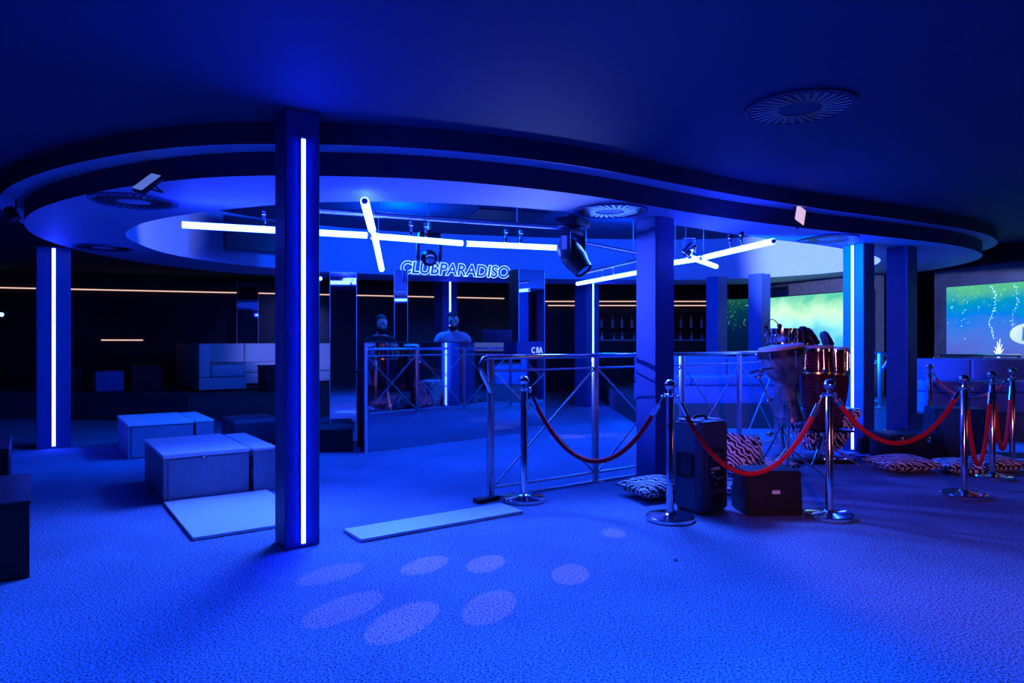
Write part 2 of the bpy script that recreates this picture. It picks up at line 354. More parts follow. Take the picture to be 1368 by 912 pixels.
# ------------------------------------------------------------------ LED tubes
def tube(a, b, label, r=.028, clamps=True):
    a, b = Vector(a), Vector(b); d = b-a; L = d.length
    t = thing('led_tube', label, 'light tube', a, 0, 'bright LED tubes over the dance floor')
    d.normalize(); q = d.to_track_quat('X', 'Z'); t.rotation_euler = q.to_euler()
    obj('diffuser', add_tube(nb(), [(.012, 0, 0), (L-.012, 0, 0)], r, 16), 'tube', t, True, 'glowing blue white tube')
    for x in (0, L-.02): obj('end_cap', add_tube(nb(), [(x+.006, 0, 0), (x+.02, 0, 0)], r*.7, 16), 'white_lam', t)
    if clamps:
        for f in (.42, .58):
            k = obj('clamp', add_box(nb(), (L*f-.012, -.006, r), (L*f+.012, .006, .13), .002), 'chrome', t)
            obj('grip', add_tube(nb(), [(L*f-.014, 0, .14), (L*f+.014, 0, .14)], .022, 12), 'chrome', k)
    else:
        w = a.lerp(b, .5); z = ZR if (Vector((w.x, w.y))-CEN).length > 0 and w.y > 5.9 else ZS
        iq = q.inverted(); obj('hanger', add_tube(nb(), [iq @ (w-a), iq @ (Vector((w.x, w.y, z-.001))-a)], .005, 8), 'steel', t)
    return t
def lv(px, py, h): return ap(px, py, h*F/(CY-py))
hT = .95
tube(lv(241, 300, hT), lv(492, 314.5, hT), 'long glowing tube passing behind the big near column')
tube(lv(494, 315, hT), lv(619, 325, hT), 'middle glowing tube of the row above the neon sign, left half')
tube(lv(622, 325.3, hT), lv(747, 331, hT), 'glowing tube right of the neon sign, ending beside the moving head')
tube(ap(487, 268, 5.2), ap(497, 307, 6.1), 'short glowing tube rising above the row crossing', .034, False)
tube(ap(500, 313, 6.3), ap(510, 360, 7.2), 'short glowing tube sloping down below the row crossing', .03, False)
tube(lv(771, 379, .85), lv(862, 362, .85), 'glowing tube ending behind the bare column at left of it')
tube(lv(896, 351.5, .85), lv(937, 345, .85), 'shortest glowing tube just right of the bare column', clamps=False)
tube(lv(940, 344, .86), lv(1034, 322, .86), 'glowing tube in front of the bright curved wall')
tube(lv(921, 343, .87), lv(957, 356, .87), 'short glowing tube branching off under the small spotlight', clamps=False)
# truss bars over the tubes
def bar(pts, label, r=.024, drop=()):
    t = thing('lighting_bar', label, 'lighting bar', pts[0])
    o = Vector(pts[0]); obj('pipe', add_tube(nb(), [Vector(p)-o for p in pts], r, 12), 'steel', t)
    for f in drop:
        q = Vector(pts[0]).lerp(Vector(pts[-1]), f)-o
        obj('hanger', add_tube(nb(), [q, (q.x, q.y, ZR-o.z)], .007, 8), 'steel', t)
bar([(-1.75, 6.05, 2.46), (.50, 6.95, 2.46)], 'steel lighting bar hung over the row of glowing tubes', .026, (.2, .8))
bar([(1.76, 7.5, 2.29), (.98, 10.05, 2.29)], 'steel lighting bar hung over the tubes at the bare column', .022, (.1, .9))
bar([(.55, 6.6, 2.28), (2.1, 8.3, 2.26)], 'dark lighting bar behind the large moving head', .02, (.5, .9))

# ------------------------------------------------------------------ moving heads and small lights
def moving_head(label, loc, rz, tilt, s=1.0):
    """loc is the point of the ceiling or bar the base hangs from"""
    t = thing('moving_head_light', label, 'stage light', loc, rz, 'moving head lights over the dance floor'); t.scale = (s, s, s)
    bm = nb(); add_box(bm, (-.17, -.12, -.11), (.17, .12, -.02), .012); add_box(bm, (-.04, -.04, -.02), (.04, .04, .03), .004); obj('base', bm, 'black', t)
    bm = nb(); add_lathe(bm, [(.0,-.109),(.07,-.111),(.07,-.13),(0,-.131)], 20)
    add_box(bm, (-.16, -.05, -.19), (.16, .05, -.125), .02); 
    for sx in (-1, 1): add_box(bm, (sx*.175-.025, -.055, -.45), (sx*.175+.025, .055, -.13), .018)
    obj('yoke', bm, 'black_rough', t)
    mt = Matrix.Translation((0, 0, -.41)) @ Matrix.Rotation(tilt, 4, 'X')
    hd = obj('head', add_lathe(nb(), [(0,.20),(.08,.19),(.115,.14),(.128,.03),(.125,-.06),(.105,-.13),(.10,-.20),(.085,-.205),(.082,-.185),(0,-.18)], 28, mt), 'black', t)
    bm = nb(); add_lathe(bm, [(.0,-.192),(.05,-.196),(.079,-.19),(.079,-.184),(0,-.18)], 24, mt)
    obj('lens', bm, 'chrome', hd)
    obj('hanging_pole', add_tube(nb(), [(0, 0, .028), (0, 0, (ZR-loc[2])/s-.002)], .018, 10), 'steel', t)
    for sx in (-1, 1):
        bm = nb(); add_box(bm, (sx*.2005-.001, -.03, -.36), (sx*.2005+.001, .03, -.22)); obj('side_label', bm, 'label_white', t)
    return t
moving_head('large moving head hung beside the end of the tube row', (.57, 6.35, 2.46), math.radians(58), math.radians(-38), .9)
moving_head('moving head hung in front of the neon sign', (-1.13, 9.3, 2.79), math.radians(14), math.radians(-78), .86)
# small spotlight under the hole, right of the bare column
p = ap(921, 333, 7.0)
t = thing('spotlight', 'small chrome spotlight hanging above the branching tubes', 'spotlight', p)
obj('can', add_lathe(nb(), [(.0,.07),(.04,.065),(.05,.03),(.05,-.06),(.044,-.07),(0,-.06)], 20, Matrix.Rotation(.7, 4, 'Y')), 'chrome', t)
bm = nb(); add_box(bm, (-.065, -.008, -.03), (-.055, .008, .12), .002); add_box(bm, (.055, -.008, -.03), (.065, .008, .12), .002); add_box(bm, (-.065, -.008, .11), (.065, .008, .12), .002); obj('bracket', bm, 'steel', t)
obj('cable', add_tube(nb(), [(0, 0, .12), (0, 0, ZR-p.z-.001)], .006, 8), 'black', t)
def flood(label, loc, rx, ry, rz, m):
    t = thing('floodlight', label, 'floodlight', loc)
    R = Matrix.Rotation(rz, 4, 'Z') @ Matrix.Rotation(rx, 4, 'X') @ Matrix.Rotation(ry, 4, 'Y')
    obj('housing', add_box(nb(), (-.07, .0, -.095), (.07, .035, .095), .006, R), 'black', t)
    obj('glass', add_box(nb(), (-.062, -.006, -.087), (.062, .0, .087), .002, R), m, t)
    bm = nb(); add_tube(bm, [R @ Vector((-.078, .02, 0)), R @ Vector((-.078, .09, .02)), R @ Vector((.078, .09, .02)), R @ Vector((.078, .02, 0))], .007, 8); obj('bracket', bm, 'black', t)
    bm = nb(); add_tube(bm, [R @ Vector((-.02, .03, -.09)), R @ Vector((-.03, .03, -.13)), R @ Vector((.03, .03, -.14)), R @ Vector((.05, .05, -.08))], .004, 8); obj('cable', bm, 'black', t)
flood('bright pinkish white floodlight on the fascia right of the bare column', ap(1069, 287, 6.65), math.radians(-12), math.radians(26), math.radians(30), 'flood_on')
flood('small bluish floodlight on the fascia at the left end', ap(196, 243, 4.85), math.radians(-42), math.radians(20), math.radians(-20), 'flood_blue')
p = ap(15, 285, 6.3)
t = thing('spotlight', 'small dark spotlight on the ceiling edge at far left', 'spotlight', p)
obj('can', add_lathe(nb(), [(.0,.06),(.045,.05),(.05,-.07),(0,-.065)], 18, Matrix.Rotation(-.6, 4, 'Y')), 'black', t)
obj('bracket', add_tube(nb(), [(0, .05, 0), (0, .06, .08), (0, .06, ZC-p.z-.001)], .008, 8), 'black', t)

# ------------------------------------------------------------------ neon sign
def text_mesh(s, size, extr=0.0, shear=0.0, outline=0.0, offset=0.0, spacing=1.0):
    c = bpy.data.curves.new('lettering', 'FONT'); c.body = s; c.size = size; c.extrude = extr; c.shear = shear; c.offset = offset; c.space_character = spacing
    if outline: c.fill_mode = 'NONE'; c.bevel_depth = outline; c.bevel_resolution = 1
    o = bpy.data.objects.new('lettering', c); COL.objects.link(o); bpy.context.view_layer.update()
    me = bpy.data.meshes.new_from_object(o.evaluated_get(bpy.context.evaluated_depsgraph_get())); bpy.data.objects.remove(o); return me
def text_obj(name, s, m, loc, width, height, xdir, zdir=Vector((0,0,1)), parent=None, **kw):
    me = text_mesh(s, 1.0, **kw); me.materials.clear(); me.materials.append(M[m])
    xs = [v.co.x for v in me.vertices]; ys = [v.co.y for v in me.vertices]
    x0, w, y0, h = min(xs), max(xs)-min(xs), min(ys), max(ys)-min(ys)
    xdir = Vector(xdir).normalized(); n = xdir.cross(zdir)
    for v in me.vertices:
        a, b, c = (v.co.x-x0)/w*width, (v.co.y-y0)/h*height, v.co.z
        v.co = xdir*a+zdir*b+n*c*.3
    o = bpy.data.objects.new(name, me); COL.objects.link(o); o.location = loc
    if parent: o.parent = parent
    return o
a = ap(535, 365.5, 11.2); b = ap(681.5, 372.5, 11.75); xd = (b-a); zt = xd.z; xd.z = 0
o = text_obj('neon_sign', 'CLUBPARADISO', 'neon', a, xd.length, .225, b-a, shear=.15, outline=.020, offset=.040)
tag(o, 'outlined neon lettering CLUBPARADISO on the recess wall over the DJ booth', 'neon sign')
for f in (.06, .35, .65, .94): obj('standoff', add_tube(nb(), [Vector((xd.x*f, xd.y*f+.012, .10)), Vector((xd.x*f-.06, xd.y*f+.62, .10))], .006, 8), 'steel', o)

# ------------------------------------------------------------------ DJ booth of mirrors
F0 = Vector((-1.69, 7.96, 0)); nrm = Vector((.69, -.724, 0)).normalized(); fd = Vector((.724, .69, 0)).normalized()
ang = math.atan2(fd.y, fd.x)
t = thing('dj_booth', 'mirror fronted DJ booth with a flat counter under the neon sign', 'DJ booth', F0, ang)
LB = 2.62
obj('front_mirror', add_box(nb(), (0, .0, .0), (LB, .02, 1.285), .001), 'mirror', t, False, 'mirrored front panel')
obj('carcass', add_box(nb(), (.0, .021, .0), (LB, .14, 1.27), .002), 'black_lam', t, False)
obj('counter', add_box(nb(), (-.01, -.01, 1.286), (LB+.01, .17, 1.298), .002), 'black', t, False)
obj('side_mirror', add_box(nb(), (LB+.001, .02, .0), (LB+.02, .14, 1.285), .001), 'mirror', t, False)
obj('edge_trim', add_box(nb(), (-.022, -.006, .0), (-.001, .03, 1.285), .002), 'edge', t, False, 'bright polished vertical edge')
obj('desk', add_box(nb(), (.15, .145, .92), (LB-.05, .58, .95), .004), 'black_lam', t, False)
for x in (.2, LB-.15): obj('desk_leg', add_box(nb(), (x, .5, 0), (x+.05, .55, .919), .003), 'black', t, False)
def mirror_pillar(label, c, w, d, z0, z1, rz):
    t = thing('mirror_pillar', label, 'mirror pillar', (c[0], c[1], z0), rz, 'mirror clad pillars around the DJ booth')
    obj('core', add_box(nb(), (.01, .01, 0), (w-.01, d-.01, z1-z0)), 'black_lam', t, False)
    obj('mirror_panel', add_box(nb(), (0.008, 0, 0), (w-.008, .009, z1-z0), .001), 'mirror', t, False, 'mirrored front face')
    obj('side_panel', add_box(nb(), (0, .012, 0), (.009, d, z1-z0), .001), 'black_lam', t, False)
    for x in (0, w-.007): obj('edge_trim', add_box(nb(), (x, -.006, 0), (x+.007, .004, z1-z0), .001), 'edge', t, False)
# wooden step at the left of the booth
t = thing('step', 'dark plank clad step left of the DJ booth', 'step', (-2.62, 7.9, 0), math.radians(12))
bm = nb()
for k in range(7): add_box(bm, (0, 0, k*.036+.002), (.76, .05, k*.036+.036), .002)
obj('riser', bm, 'riser', t, False)
obj('tread', add_box(nb(), (-.01, -.015, .256), (.77, .75, .276), .003), 'platform', t, False)
obj('carcass', add_box(nb(), (0.02, .05, 0), (.74, .74, .256)), 'riser', t, False)
mirror_pillar('tall mirror pillar on the step left of the DJ booth', (-2.27, 8.50), .33, .2, .276, 2.17, math.radians(15))
mirror_pillar('slim mirror pillar behind the man in black', (-1.90, 11.0), .22, .2, 0, ZS, math.radians(12))
mirror_pillar('wide mirror pillar at the right end of the DJ booth', (.10, 10.35), .47, .3, 0, ZS-.05, math.radians(30))
mirror_pillar('mirror pillar on the platform behind the white sofa', (-6.05, 15.0), .45, .2, .41, 2.62, math.radians(19))
# booth gear
t = thing('monitor', 'black monitor showing above the DJ counter near its right end', 'monitor', tuple(F0+fd*2.38-nrm*.36+Vector((0, 0, .951))), math.radians(18))
obj('base', add_box(nb(), (-.11, -.08, 0), (.11, .08, .012), .004), 'black', t)
obj('stem', add_box(nb(), (-.02, -.012, .012), (.02, .012, .26), .003), 'black', t)
obj('panel', add_box(nb(), (-.22, -.03, .24), (.22, -.013, .52), .006), 'black_rough', t)
t = thing('dj_mixer', 'low black mixer on the desk behind the DJ counter between the two men', 'mixer', tuple(F0+fd*1.15-nrm*.34+Vector((0, 0, .951))), ang)
obj('case', add_box(nb(), (-.16, -.13, 0), (.16, .14, .05), .006), 'black', t)
for i in range(4):
    for j in range(3): obj('knob', add_lathe(nb(), [(.0,.018),(.008,.018),(.009,0),(0,0)], 10, Matrix.Translation((-.11+.073*i, -.07+.07*j, .05))), 'steel', t)
q = F0+fd*2.50+nrm*.004
t = thing('lettered_sign', 'small blue panel with white letters C RA at the right end of the booth', 'sign', ap(706, 475, 9.60), ang)
obj('panel', add_box(nb(), (-.22, 0, -.02), (.30, .012, .20), .002), 'column', t, False)
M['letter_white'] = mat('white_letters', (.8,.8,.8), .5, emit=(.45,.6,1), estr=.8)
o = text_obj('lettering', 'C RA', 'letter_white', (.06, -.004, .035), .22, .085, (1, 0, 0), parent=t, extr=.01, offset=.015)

# ------------------------------------------------------------------ people
def skin_mesh(pts, edges, radii, sub=2, voxel=None, extra=None):
    me = bpy.data.meshes.new('figure'); me.from_pydata([Vector(p) for p in pts], edges, [])
    o = bpy.data.objects.new('figure', me); COL.objects.link(o)
    o.modifiers.new('skin', 'SKIN'); sv = me.skin_vertices[0].data
    for i, r in enumerate(radii):
        sv[i].radius = r if hasattr(r, '__len__') else (r, r); sv[i].use_root = (i == 0)
    ss = o.modifiers.new('sub', 'SUBSURF'); ss.levels = sub; ss.render_levels = sub
    bpy.context.view_layer.update()
    out = bpy.data.meshes.new_from_object(o.evaluated_get(bpy.context.evaluated_depsgraph_get()))
    bpy.data.objects.remove(o); bm = nb(); bm.from_mesh(out); bpy.data.meshes.remove(out)
    if extra: extra(bm)
    if voxel:
        me2 = bpy.data.meshes.new('figure'); bm.to_mesh(me2); bm.free(); o = bpy.data.objects.new('figure', me2); COL.objects.link(o)
        rm = o.modifiers.new('remesh', 'REMESH'); rm.mode = 'VOXEL'; rm.voxel_size = voxel
        sm = o.modifiers.new('smooth', 'SMOOTH'); sm.factor = .5; sm.iterations = 2
        bpy.context.view_layer.update(); out = bpy.data.meshes.new_from_object(o.evaluated_get(bpy.context.evaluated_depsgraph_get()))
        bpy.data.objects.remove(o); bm = nb(); bm.from_mesh(out); bpy.data.meshes.remove(out)
    return bm
def person(label, loc, rz, hgt, shirt, headturn=0.0, nod=0.2, sleeve=.5):
    """standing, forearms forward over the decks; local -y is the way the person faces"""
    t = thing('person', label, 'person', loc, rz); s = hgt/1.75; t.scale = (s, s, s)
    Hm = Matrix.Translation((0, -.035, 1.52)) @ Matrix.Rotation(headturn, 4, 'Z') @ Matrix.Rotation(nod, 4, 'X')
    def head(bm):
        k = bmesh.ops.create_uvsphere(bm, u_segments=28, v_segments=20, radius=1)['verts']
        for v in k:
            x, y, z = v.co; jaw = max(0, -z)
            w = .078*(1-.30*jaw); dd = .098*(1-.12*jaw)
            yy = y*dd-(.018*jaw if y < 0 else -.01*jaw*0); zz = z*.118
            if y > 0 and z < -.2: yy *= .72
            v.co = Hm @ Vector((x*w, yy-.004, zz+.11))
        for c, r in [((0,-.106,.094), (.014,.024,.026)), ((0,-.098,.060), (.024,.012,.007)), ((0,-.095,.046), (.022,.012,.007)), ((0,-.092,.128), (.05,.014,.010)), ((.078,.0,.10), (.012,.022,.032)), ((-.078,.0,.10), (.012,.022,.032)), ((0,-.088,.01), (.026,.02,.018))]:
            bmesh.ops.create_uvsphere(bm, u_segments=12, v_segments=8, radius=1, matrix=Hm @ Matrix.Translation(c) @ Matrix.Diagonal((*r, 1)))
    P = [(0,0,.95),(0,0,1.10),(0,.01,1.28),(0,.01,1.40),(0,-.005,1.47),(0,-.02,1.56)]; R = [(.155,.11),(.135,.10),(.165,.105),(.13,.085),(.058,.06),(.055,.058)]
    Ed = [(0,1),(1,2),(2,3),(3,4),(4,5)]
    for sx in (-1, 1):
        b = len(P); P += [(sx*.155,.015,1.395),(sx*.205,.02,1.36),(sx*.235,.03,1.12),(sx*.19,-.17,1.08),(sx*.13,-.34,1.12),(sx*.12,-.39,1.12)]
        R += [.065,.055,.043,.040,.028,(.03,.018)]; Ed += [(3,b),(b,b+1),(b+1,b+2),(b+2,b+3),(b+3,b+4),(b+4,b+5)]
        for f, (dx, ln) in enumerate([(-.028,.070),(-.010,.082),(.010,.078),(.028,.062)]):
            c = len(P); x = sx*.12+dx; P += [(x,-.425,1.122),(x,-.425-ln*.5,1.118),(x,-.425-ln*.9,1.100)]; R += [.0095,.0088,.0075]; Ed += [(b+5,c),(c,c+1),(c+1,c+2)]
        c = len(P); P += [(sx*.12-sx*.035,-.375,1.115),(sx*.12-sx*.058,-.41,1.105)]; R += [.0105,.009]; Ed += [(b+5,c),(c,c+1)]
        b = len(P); P += [(sx*.095,0,.86),(sx*.10,-.01,.50),(sx*.10,.01,.12),(sx*.105,.01,.05),(sx*.115,-.13,.03)]; R += [.09,.06,.042,.04,(.042,.028)]; Ed += [(0,b),(b,b+1),(b+1,b+2),(b+2,b+3),(b+3,b+4)]
    body = obj('body', skin_mesh(P, Ed, R, 2, .009, head), 'skin', t)
    # shirt: torso and short sleeves
    P = [(0,0,.93),(0,0,1.10),(0,.01,1.28),(0,.01,1.40),(0,-.0,1.452)]; R = [(.168,.123),(.155,.118),(.182,.122),(.145,.10),(.074,.076)]; Ed = [(0,1),(1,2),(2,3),(3,4)]
    for sx in (-1, 1):
        b = len(P); P += [(sx*.16,.015,1.395),(sx*.212,.022,1.345),(sx*.228,.027,1.20)]; R += [.082,.074,.066]; Ed += [(3,b),(b,b+1),(b+1,b+2)]
    obj('shirt', skin_mesh(P, Ed, R, 2), shirt, t)
    P = [(0,0,.97),(0,0,.90)]; R = [(.166,.122),(.165,.122)]; Ed = [(0,1)]
    for sx in (-1, 1):
        b = len(P); P += [(sx*.098,0,.82),(sx*.102,-.01,.50),(sx*.102,.01,.09)]; R += [.104,.076,.062]; Ed += [(1,b),(b,b+1),(b+1,b+2)]
    obj('trousers', skin_mesh(P, Ed, R, 2), 'trousers', t)
    for sx in (-1, 1):
        bm = nb(); add_ball(bm, (sx*.11, -.075, .048), (.052, .145, .048)); add_box(bm, (sx*.11-.05, -.21, .0), (sx*.11+.05, .06, .018), .006); obj('shoe', bm, 'black', t)
    # hair cap, beard, brows and eyes
    bm = nb(); k = bmesh.ops.create_uvsphere(bm, u_segments=28, v_segments=20, radius=1)['verts']
    for v in k:
        v.co = Hm @ Vector((v.co.x*.086, v.co.y*.106+.006, v.co.z*.124+.118))
    Hi = Hm.inverted()
    bmesh.ops.delete(bm, geom=[v for v in bm.verts if ((Hi @ v.co).z < .178 and (Hi @ v.co).y < -.03) or (Hi @ v.co).z < .07], context='VERTS')
    bmesh.ops.solidify(bm, geom=bm.faces[:], thickness=-.008); obj('hair', bm, 'hair', t)
    bm = nb(); k = bmesh.ops.create_uvsphere(bm, u_segments=28, v_segments=20, radius=1)['verts']
    for v in k: v.co = Hm @ Vector((v.co.x*.069, v.co.y*.072-.038, v.co.z*.066+.035))
    bmesh.ops.delete(bm, geom=[v for v in bm.verts if (Hi @ v.co).z > .05 or (Hi @ v.co).y > .0], context='VERTS')
    bmesh.ops.solidify(bm, geom=bm.faces[:], thickness=-.006); obj('beard', bm, 'hair', t)
    bm = nb()
    for sx in (-1, 1):
        bmesh.ops.create_uvsphere(bm, u_segments=10, v_segments=6, radius=1, matrix=Hm @ Matrix.Translation((sx*.032, -.099, .131)) @ Matrix.Diagonal((.020, .006, .005, 1)))
    obj('eyebrows', bm, 'hair', t)
    for sx in (-1, 1):
        e = nb(); bmesh.ops.create_uvsphere(e, u_segments=12, v_segments=8, radius=.011, matrix=Hm @ Matrix.Translation((sx*.031, -.088, .112))); obj('eye', e, 'black', t)
    return t
def at_floor(px, Y): return ((px-CX)/F*Y, Y, 0)
person('bearded man in a black tee shirt standing behind the left end of the DJ booth', at_floor(508, 9.25), math.radians(22), 1.65, 'tee_black', math.radians(28), .05)
person('bearded man in a light shirt looking down behind the DJ booth', at_floor(605, 9.95), math.radians(8), 1.73, 'tee_light', 0, .28)

# ------------------------------------------------------------------ railing
def railing(name, label, posts, end0=False, end1=False, zt=1.17, z0=0.0, braces=True):
    o0 = Vector((*posts[0], z0)); t = thing(name, label, 'railing', o0)
    L = [Vector((*p, z0))-o0 for p in posts]; h = zt-z0
    tp = [p+Vector((0, 0, h)) for p in L]
    def curl(p, q):
        d = (p-q).normalized()
        return [p+d*.04, p+d*.075+Vector((0,0,-.015)), p+d*.098+Vector((0,0,-.05)), p+d*.10+Vector((0,0,-.10)), p+d*.07+Vector((0,0,-.17)), p+d*.03+Vector((0,0,-.235)), p+d*.005+Vector((0,0,-.29))]
    pts = tp[:]
    if end0: pts = curl(tp[0], tp[1])[::-1]+pts
    if end1: pts = pts+curl(tp[-1], tp[-2])
    obj('handrail', add_tube(nb(), pts, .021, 14), 'chrome', t)
    obj('mid_rail', add_tube(nb(), [p+Vector((0, 0, h-.115)) for p in L], .009, 10), 'steel', t)
    obj('bottom_rail', add_tube(nb(), [p+Vector((0, 0, .085)) for p in L], .012, 10), 'steel', t)
    for p, q in zip(L, L[1:]+[L[-1]*2-L[-2]]):
        d = q-p; a = math.atan2(d.y, d.x)
        obj('post', add_box(nb(), (-.025, -.012, .006), (.025, .030, h-.012), .003, Matrix.Translation(p) @ Matrix.Rotation(a, 4, 'Z')), 'steel', t)
        obj('foot_plate', add_lathe(nb(), [(0,.008),(.065,.008),(.07,.001),(0,.001)], 24, Matrix.Translation(p)), 'steel', t)
    if braces:
        for p, q in zip(L, L[1:]):
            d = (q-p).normalized()*.03; up = Vector((0, 0, h-.125)); dn = Vector((0, 0, .10)); s = Vector((-d.y, d.x, 0))*.28
            obj('brace', add_tube(nb(), [p+d+up+s, q-d+dn+s], .0085, 10), 'steel', t)
            obj('brace', add_tube(nb(), [p+d+dn-s, q-d+up-s], .0085, 10), 'steel', t)
    return t
posts = [(-.174, 5.67), (.779, 6.34), (1.755, 7.02), (2.585, 7.74), (3.30, 8.50), (3.85, 9.35)]
railing('railing', 'long steel railing with crossed braces round the dance floor', posts, True, False)
railing('railing', 'low railing along the top of the long right bench', [(6.20, 9.86), (6.8, 9.86), (7.34, 9.86)], True, False, 1.10, .36, False)
railing('railing', 'short curved end railing between the two right columns', [(5.25, 9.75), (4.75, 10.05)], True, False, 1.14, .36, True)
t = thing('floor_edge_strip', 'long metal edging strip on the carpet under the front railing', 'edging strip', (-.20, 5.60, 0), GRID)
obj('profile', add_box(nb(), (0, 0, 0), (1.72, .045, .018), .004), 'steel', t, False)
t = thing('rail_footing', 'dark wedge block under the left end post of the front railing', 'footing', (-.24, 5.52, 0), GRID)
obj('block', add_prism(nb(), [(-.06,-.05),(.16,-.02),(.16,.02),(-.06,.05)], 0, .035), 'black', t, False)

# ------------------------------------------------------------------ stanchions and ropes
def make_stanchion(label, loc):
    t = thing('rope_stanchion', label, 'stanchion', loc, 0, 'chrome rope stanchions')
    obj('base', add_lathe(nb(), [(0,.0),(.170,.0),(.175,.006),(.175,.028),(.170,.034),(.150,.038),(.06,.044),(.045,.048),(.030,.06),(0,.06)], 48), 'chrome', t)
    obj('pole', add_lathe(nb(), [(0,.055),(.0275,.055),(.0275,.895),(.022,.905),(0,.905)], 28), 'chrome', t)
    c = obj('collar', add_lathe(nb(), [(0,.898),(.030,.898),(.034,.905),(.034,.915),(.018,.922),(.016,.935),(.024,.942),(.024,.946),(0,.946)], 28), 'chrome', t)
    bm = nb()
    for k in range(4):
        a = k*math.pi/2+.3; add_tube(bm, [(.03*math.cos(a)+.016*math.cos(a)*(1+math.cos(u)), .03*math.sin(a)+.016*math.sin(a)*(1+math.cos(u)), .908+.012*math.sin(u)) for u in [2*math.pi*i/14 for i in range(14)]], .0035, 8, True)
    obj('hook_ring', bm, 'chrome', c)
    obj('ball', add_ball(nb(), (0, 0, .982), .041, 28, 18), 'chrome', t)
    return t
SP = [gp(700, 668.5), gp(895, 694), gp(1108, 691), gp(1288, 663), at_floor(1325.5, 6.5), at_floor(1352.5, 7.2), at_floor(1242, 8.48)]
SL = ['chrome stanchion beside the left end of the railing', 'chrome stanchion left of the standing speaker', 'chrome stanchion right of the black wedge speaker', 'chrome stanchion nearest beyond the drums, in front of the zebra cushions',
      'chrome stanchion just behind the one before the zebra cushions', 'chrome stanchion at the far right edge of the picture', 'chrome stanchion farthest back, before the blue bench']
SP = [Vector(p) for p in SP]
st0 = make_stanchion(SL[0], SP[0])
for p, l in zip(SP[1:], SL[1:]): dup(st0, p, random.uniform(0, 1), l)
def rope(i, j, zlow, label):
    a, b = SP[i].copy(), SP[j].copy(); d = (b-a).normalized(); a += d*.058; b -= d*.058; a.z = b.z = .893
    sag = .893-zlow; n = 120; L = (b-a).length
    # catenary like curve, steeper at the ends when the sag is deep
    pts = []
    for k in range(n+1):
        u = k/n*2-1; c = 2.2; z = (math.cosh(c*u)-1)/(math.cosh(c)-1); pts.append(a.lerp(b, k/n)*1.0); pts[-1].z = zlow+sag*(.75*u*u+.25*z)
    o0 = a.copy(); pts = [p-o0 for p in pts]
    def arc(f0, f1):
        return pts[int(f0*n):int(f1*n)+1]
    bm = nb(); e = .035/L; add_tube(bm, arc(e, 1-e), .0185, 14)
    o = obj('velvet_rope', bm, 'rope'); o.location = o0; tag(o, label, 'rope', 'velvet ropes between the stanchions')
    for seg in (arc(0, e+.03/L), arc(1-e-.03/L, 1)):
        ff = seg if seg[0].length < .01 else seg[::-1]
        bm = nb(); k0 = max(1, len(ff)//3); add_tube(bm, ff[k0:], .021, 14); h = ff[0]
        add_tube(bm, ff[:k0+1], .007, 8); add_ball(bm, h, .012, 12, 8)
        obj('snap_hook', bm, 'chrome', o)
rope(0, 1, .375, 'dark shaded rope hanging before the front railing, left of the standing speaker')
rope(1, 2, .33, 'red rope hanging in front of the standing speaker and the black wedge')
rope(2, 3, .50, 'red rope hanging in front of the column behind the drums')
rope(3, 4, .20, 'red rope looping low before the striped cushions at right')
rope(4, 5, .22, 'red rope hanging at the far right between the last front stanchions')
rope(5, 6, .66, 'dark rope hanging across the blue bench at the back')

# ------------------------------------------------------------------ white stage modules, boards and black boxes
def module(label, corner, name='seat_module'):
    t = thing(name, label, 'box', (corner[0], corner[1], 0), GRID, 'white box modules in a row')
    w, d, h = .66, 1.10, .392
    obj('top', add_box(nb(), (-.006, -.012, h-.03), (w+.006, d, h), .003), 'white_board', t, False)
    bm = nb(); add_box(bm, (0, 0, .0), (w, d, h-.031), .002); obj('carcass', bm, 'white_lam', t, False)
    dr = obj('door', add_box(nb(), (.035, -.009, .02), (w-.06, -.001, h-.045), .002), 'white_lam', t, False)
    obj('knob', add_lathe(nb(), [(0,.0),(.008,.0),(.008,.012),(0,.014)], 12, Matrix.Translation((w*.45, -.009, h-.038)) @ Matrix.Rotation(math.pi/2, 4, 'X')), 'chrome', dr)
    return t
B1 = Vector((-2.79, 5.46, 0)); B2 = Vector((-4.22, 7.50, 0))
module('nearer white box module with a door, behind the big column', B1)
module('farther white box module behind the nearer white box', B2)
def side_block(label, corner):
    t = thing('side_block', label, 'box', (corner[0], corner[1], 0), GRID, 'narrow white blocks beside the box modules')
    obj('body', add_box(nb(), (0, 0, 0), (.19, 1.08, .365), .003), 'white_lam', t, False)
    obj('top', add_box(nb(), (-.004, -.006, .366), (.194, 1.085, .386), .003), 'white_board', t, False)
    bm = nb()
    for z in (.22, .26, .30): add_box(bm, (-.018, .03, z), (-.001, .05, z+.02), .002)
    obj('hinge', bm, 'black', t, False)
side_block('narrow white block against the nearer white box', B1+U*.695-V*.02)
side_block('narrow white block against the farther white box', B2+U*.695+V*.02)
t = thing('floor_board', 'wide white board lying on the carpet before the white box', 'board', tuple(B1-V*1.24), GRID)
obj('panel', add_box(nb(), (0, 0, 0.002), (.80, 1.21, .024), .003), 'white_board', t, False)
t = thing('floor_board', 'long narrow white board lying on the carpet near the railing end', 'board', (-.976, 4.41, 0), GRID)
obj('panel', add_box(nb(), (0, 0, .002), (1.30, .30, .024), .003), 'white_board', t, False)
t = thing('black_box', 'black box seat cut by the left edge in front', 'box', (-2.65, 3.75, 0), GRID, 'black box seats at the left edge')
obj('body', add_box(nb(), (-.75, 0, 0), (0, .95, .40), .006), 'black_lam', t, False); obj('lid', add_box(nb(), (-.755, -.005, .401), (.005, .955, .428), .006), 'black_lam', t, False)
t2 = dup(t, (-4.10, 5.56, 0), GRID, 'dark box seat behind the black one at the left edge')
c = t2.children[0]
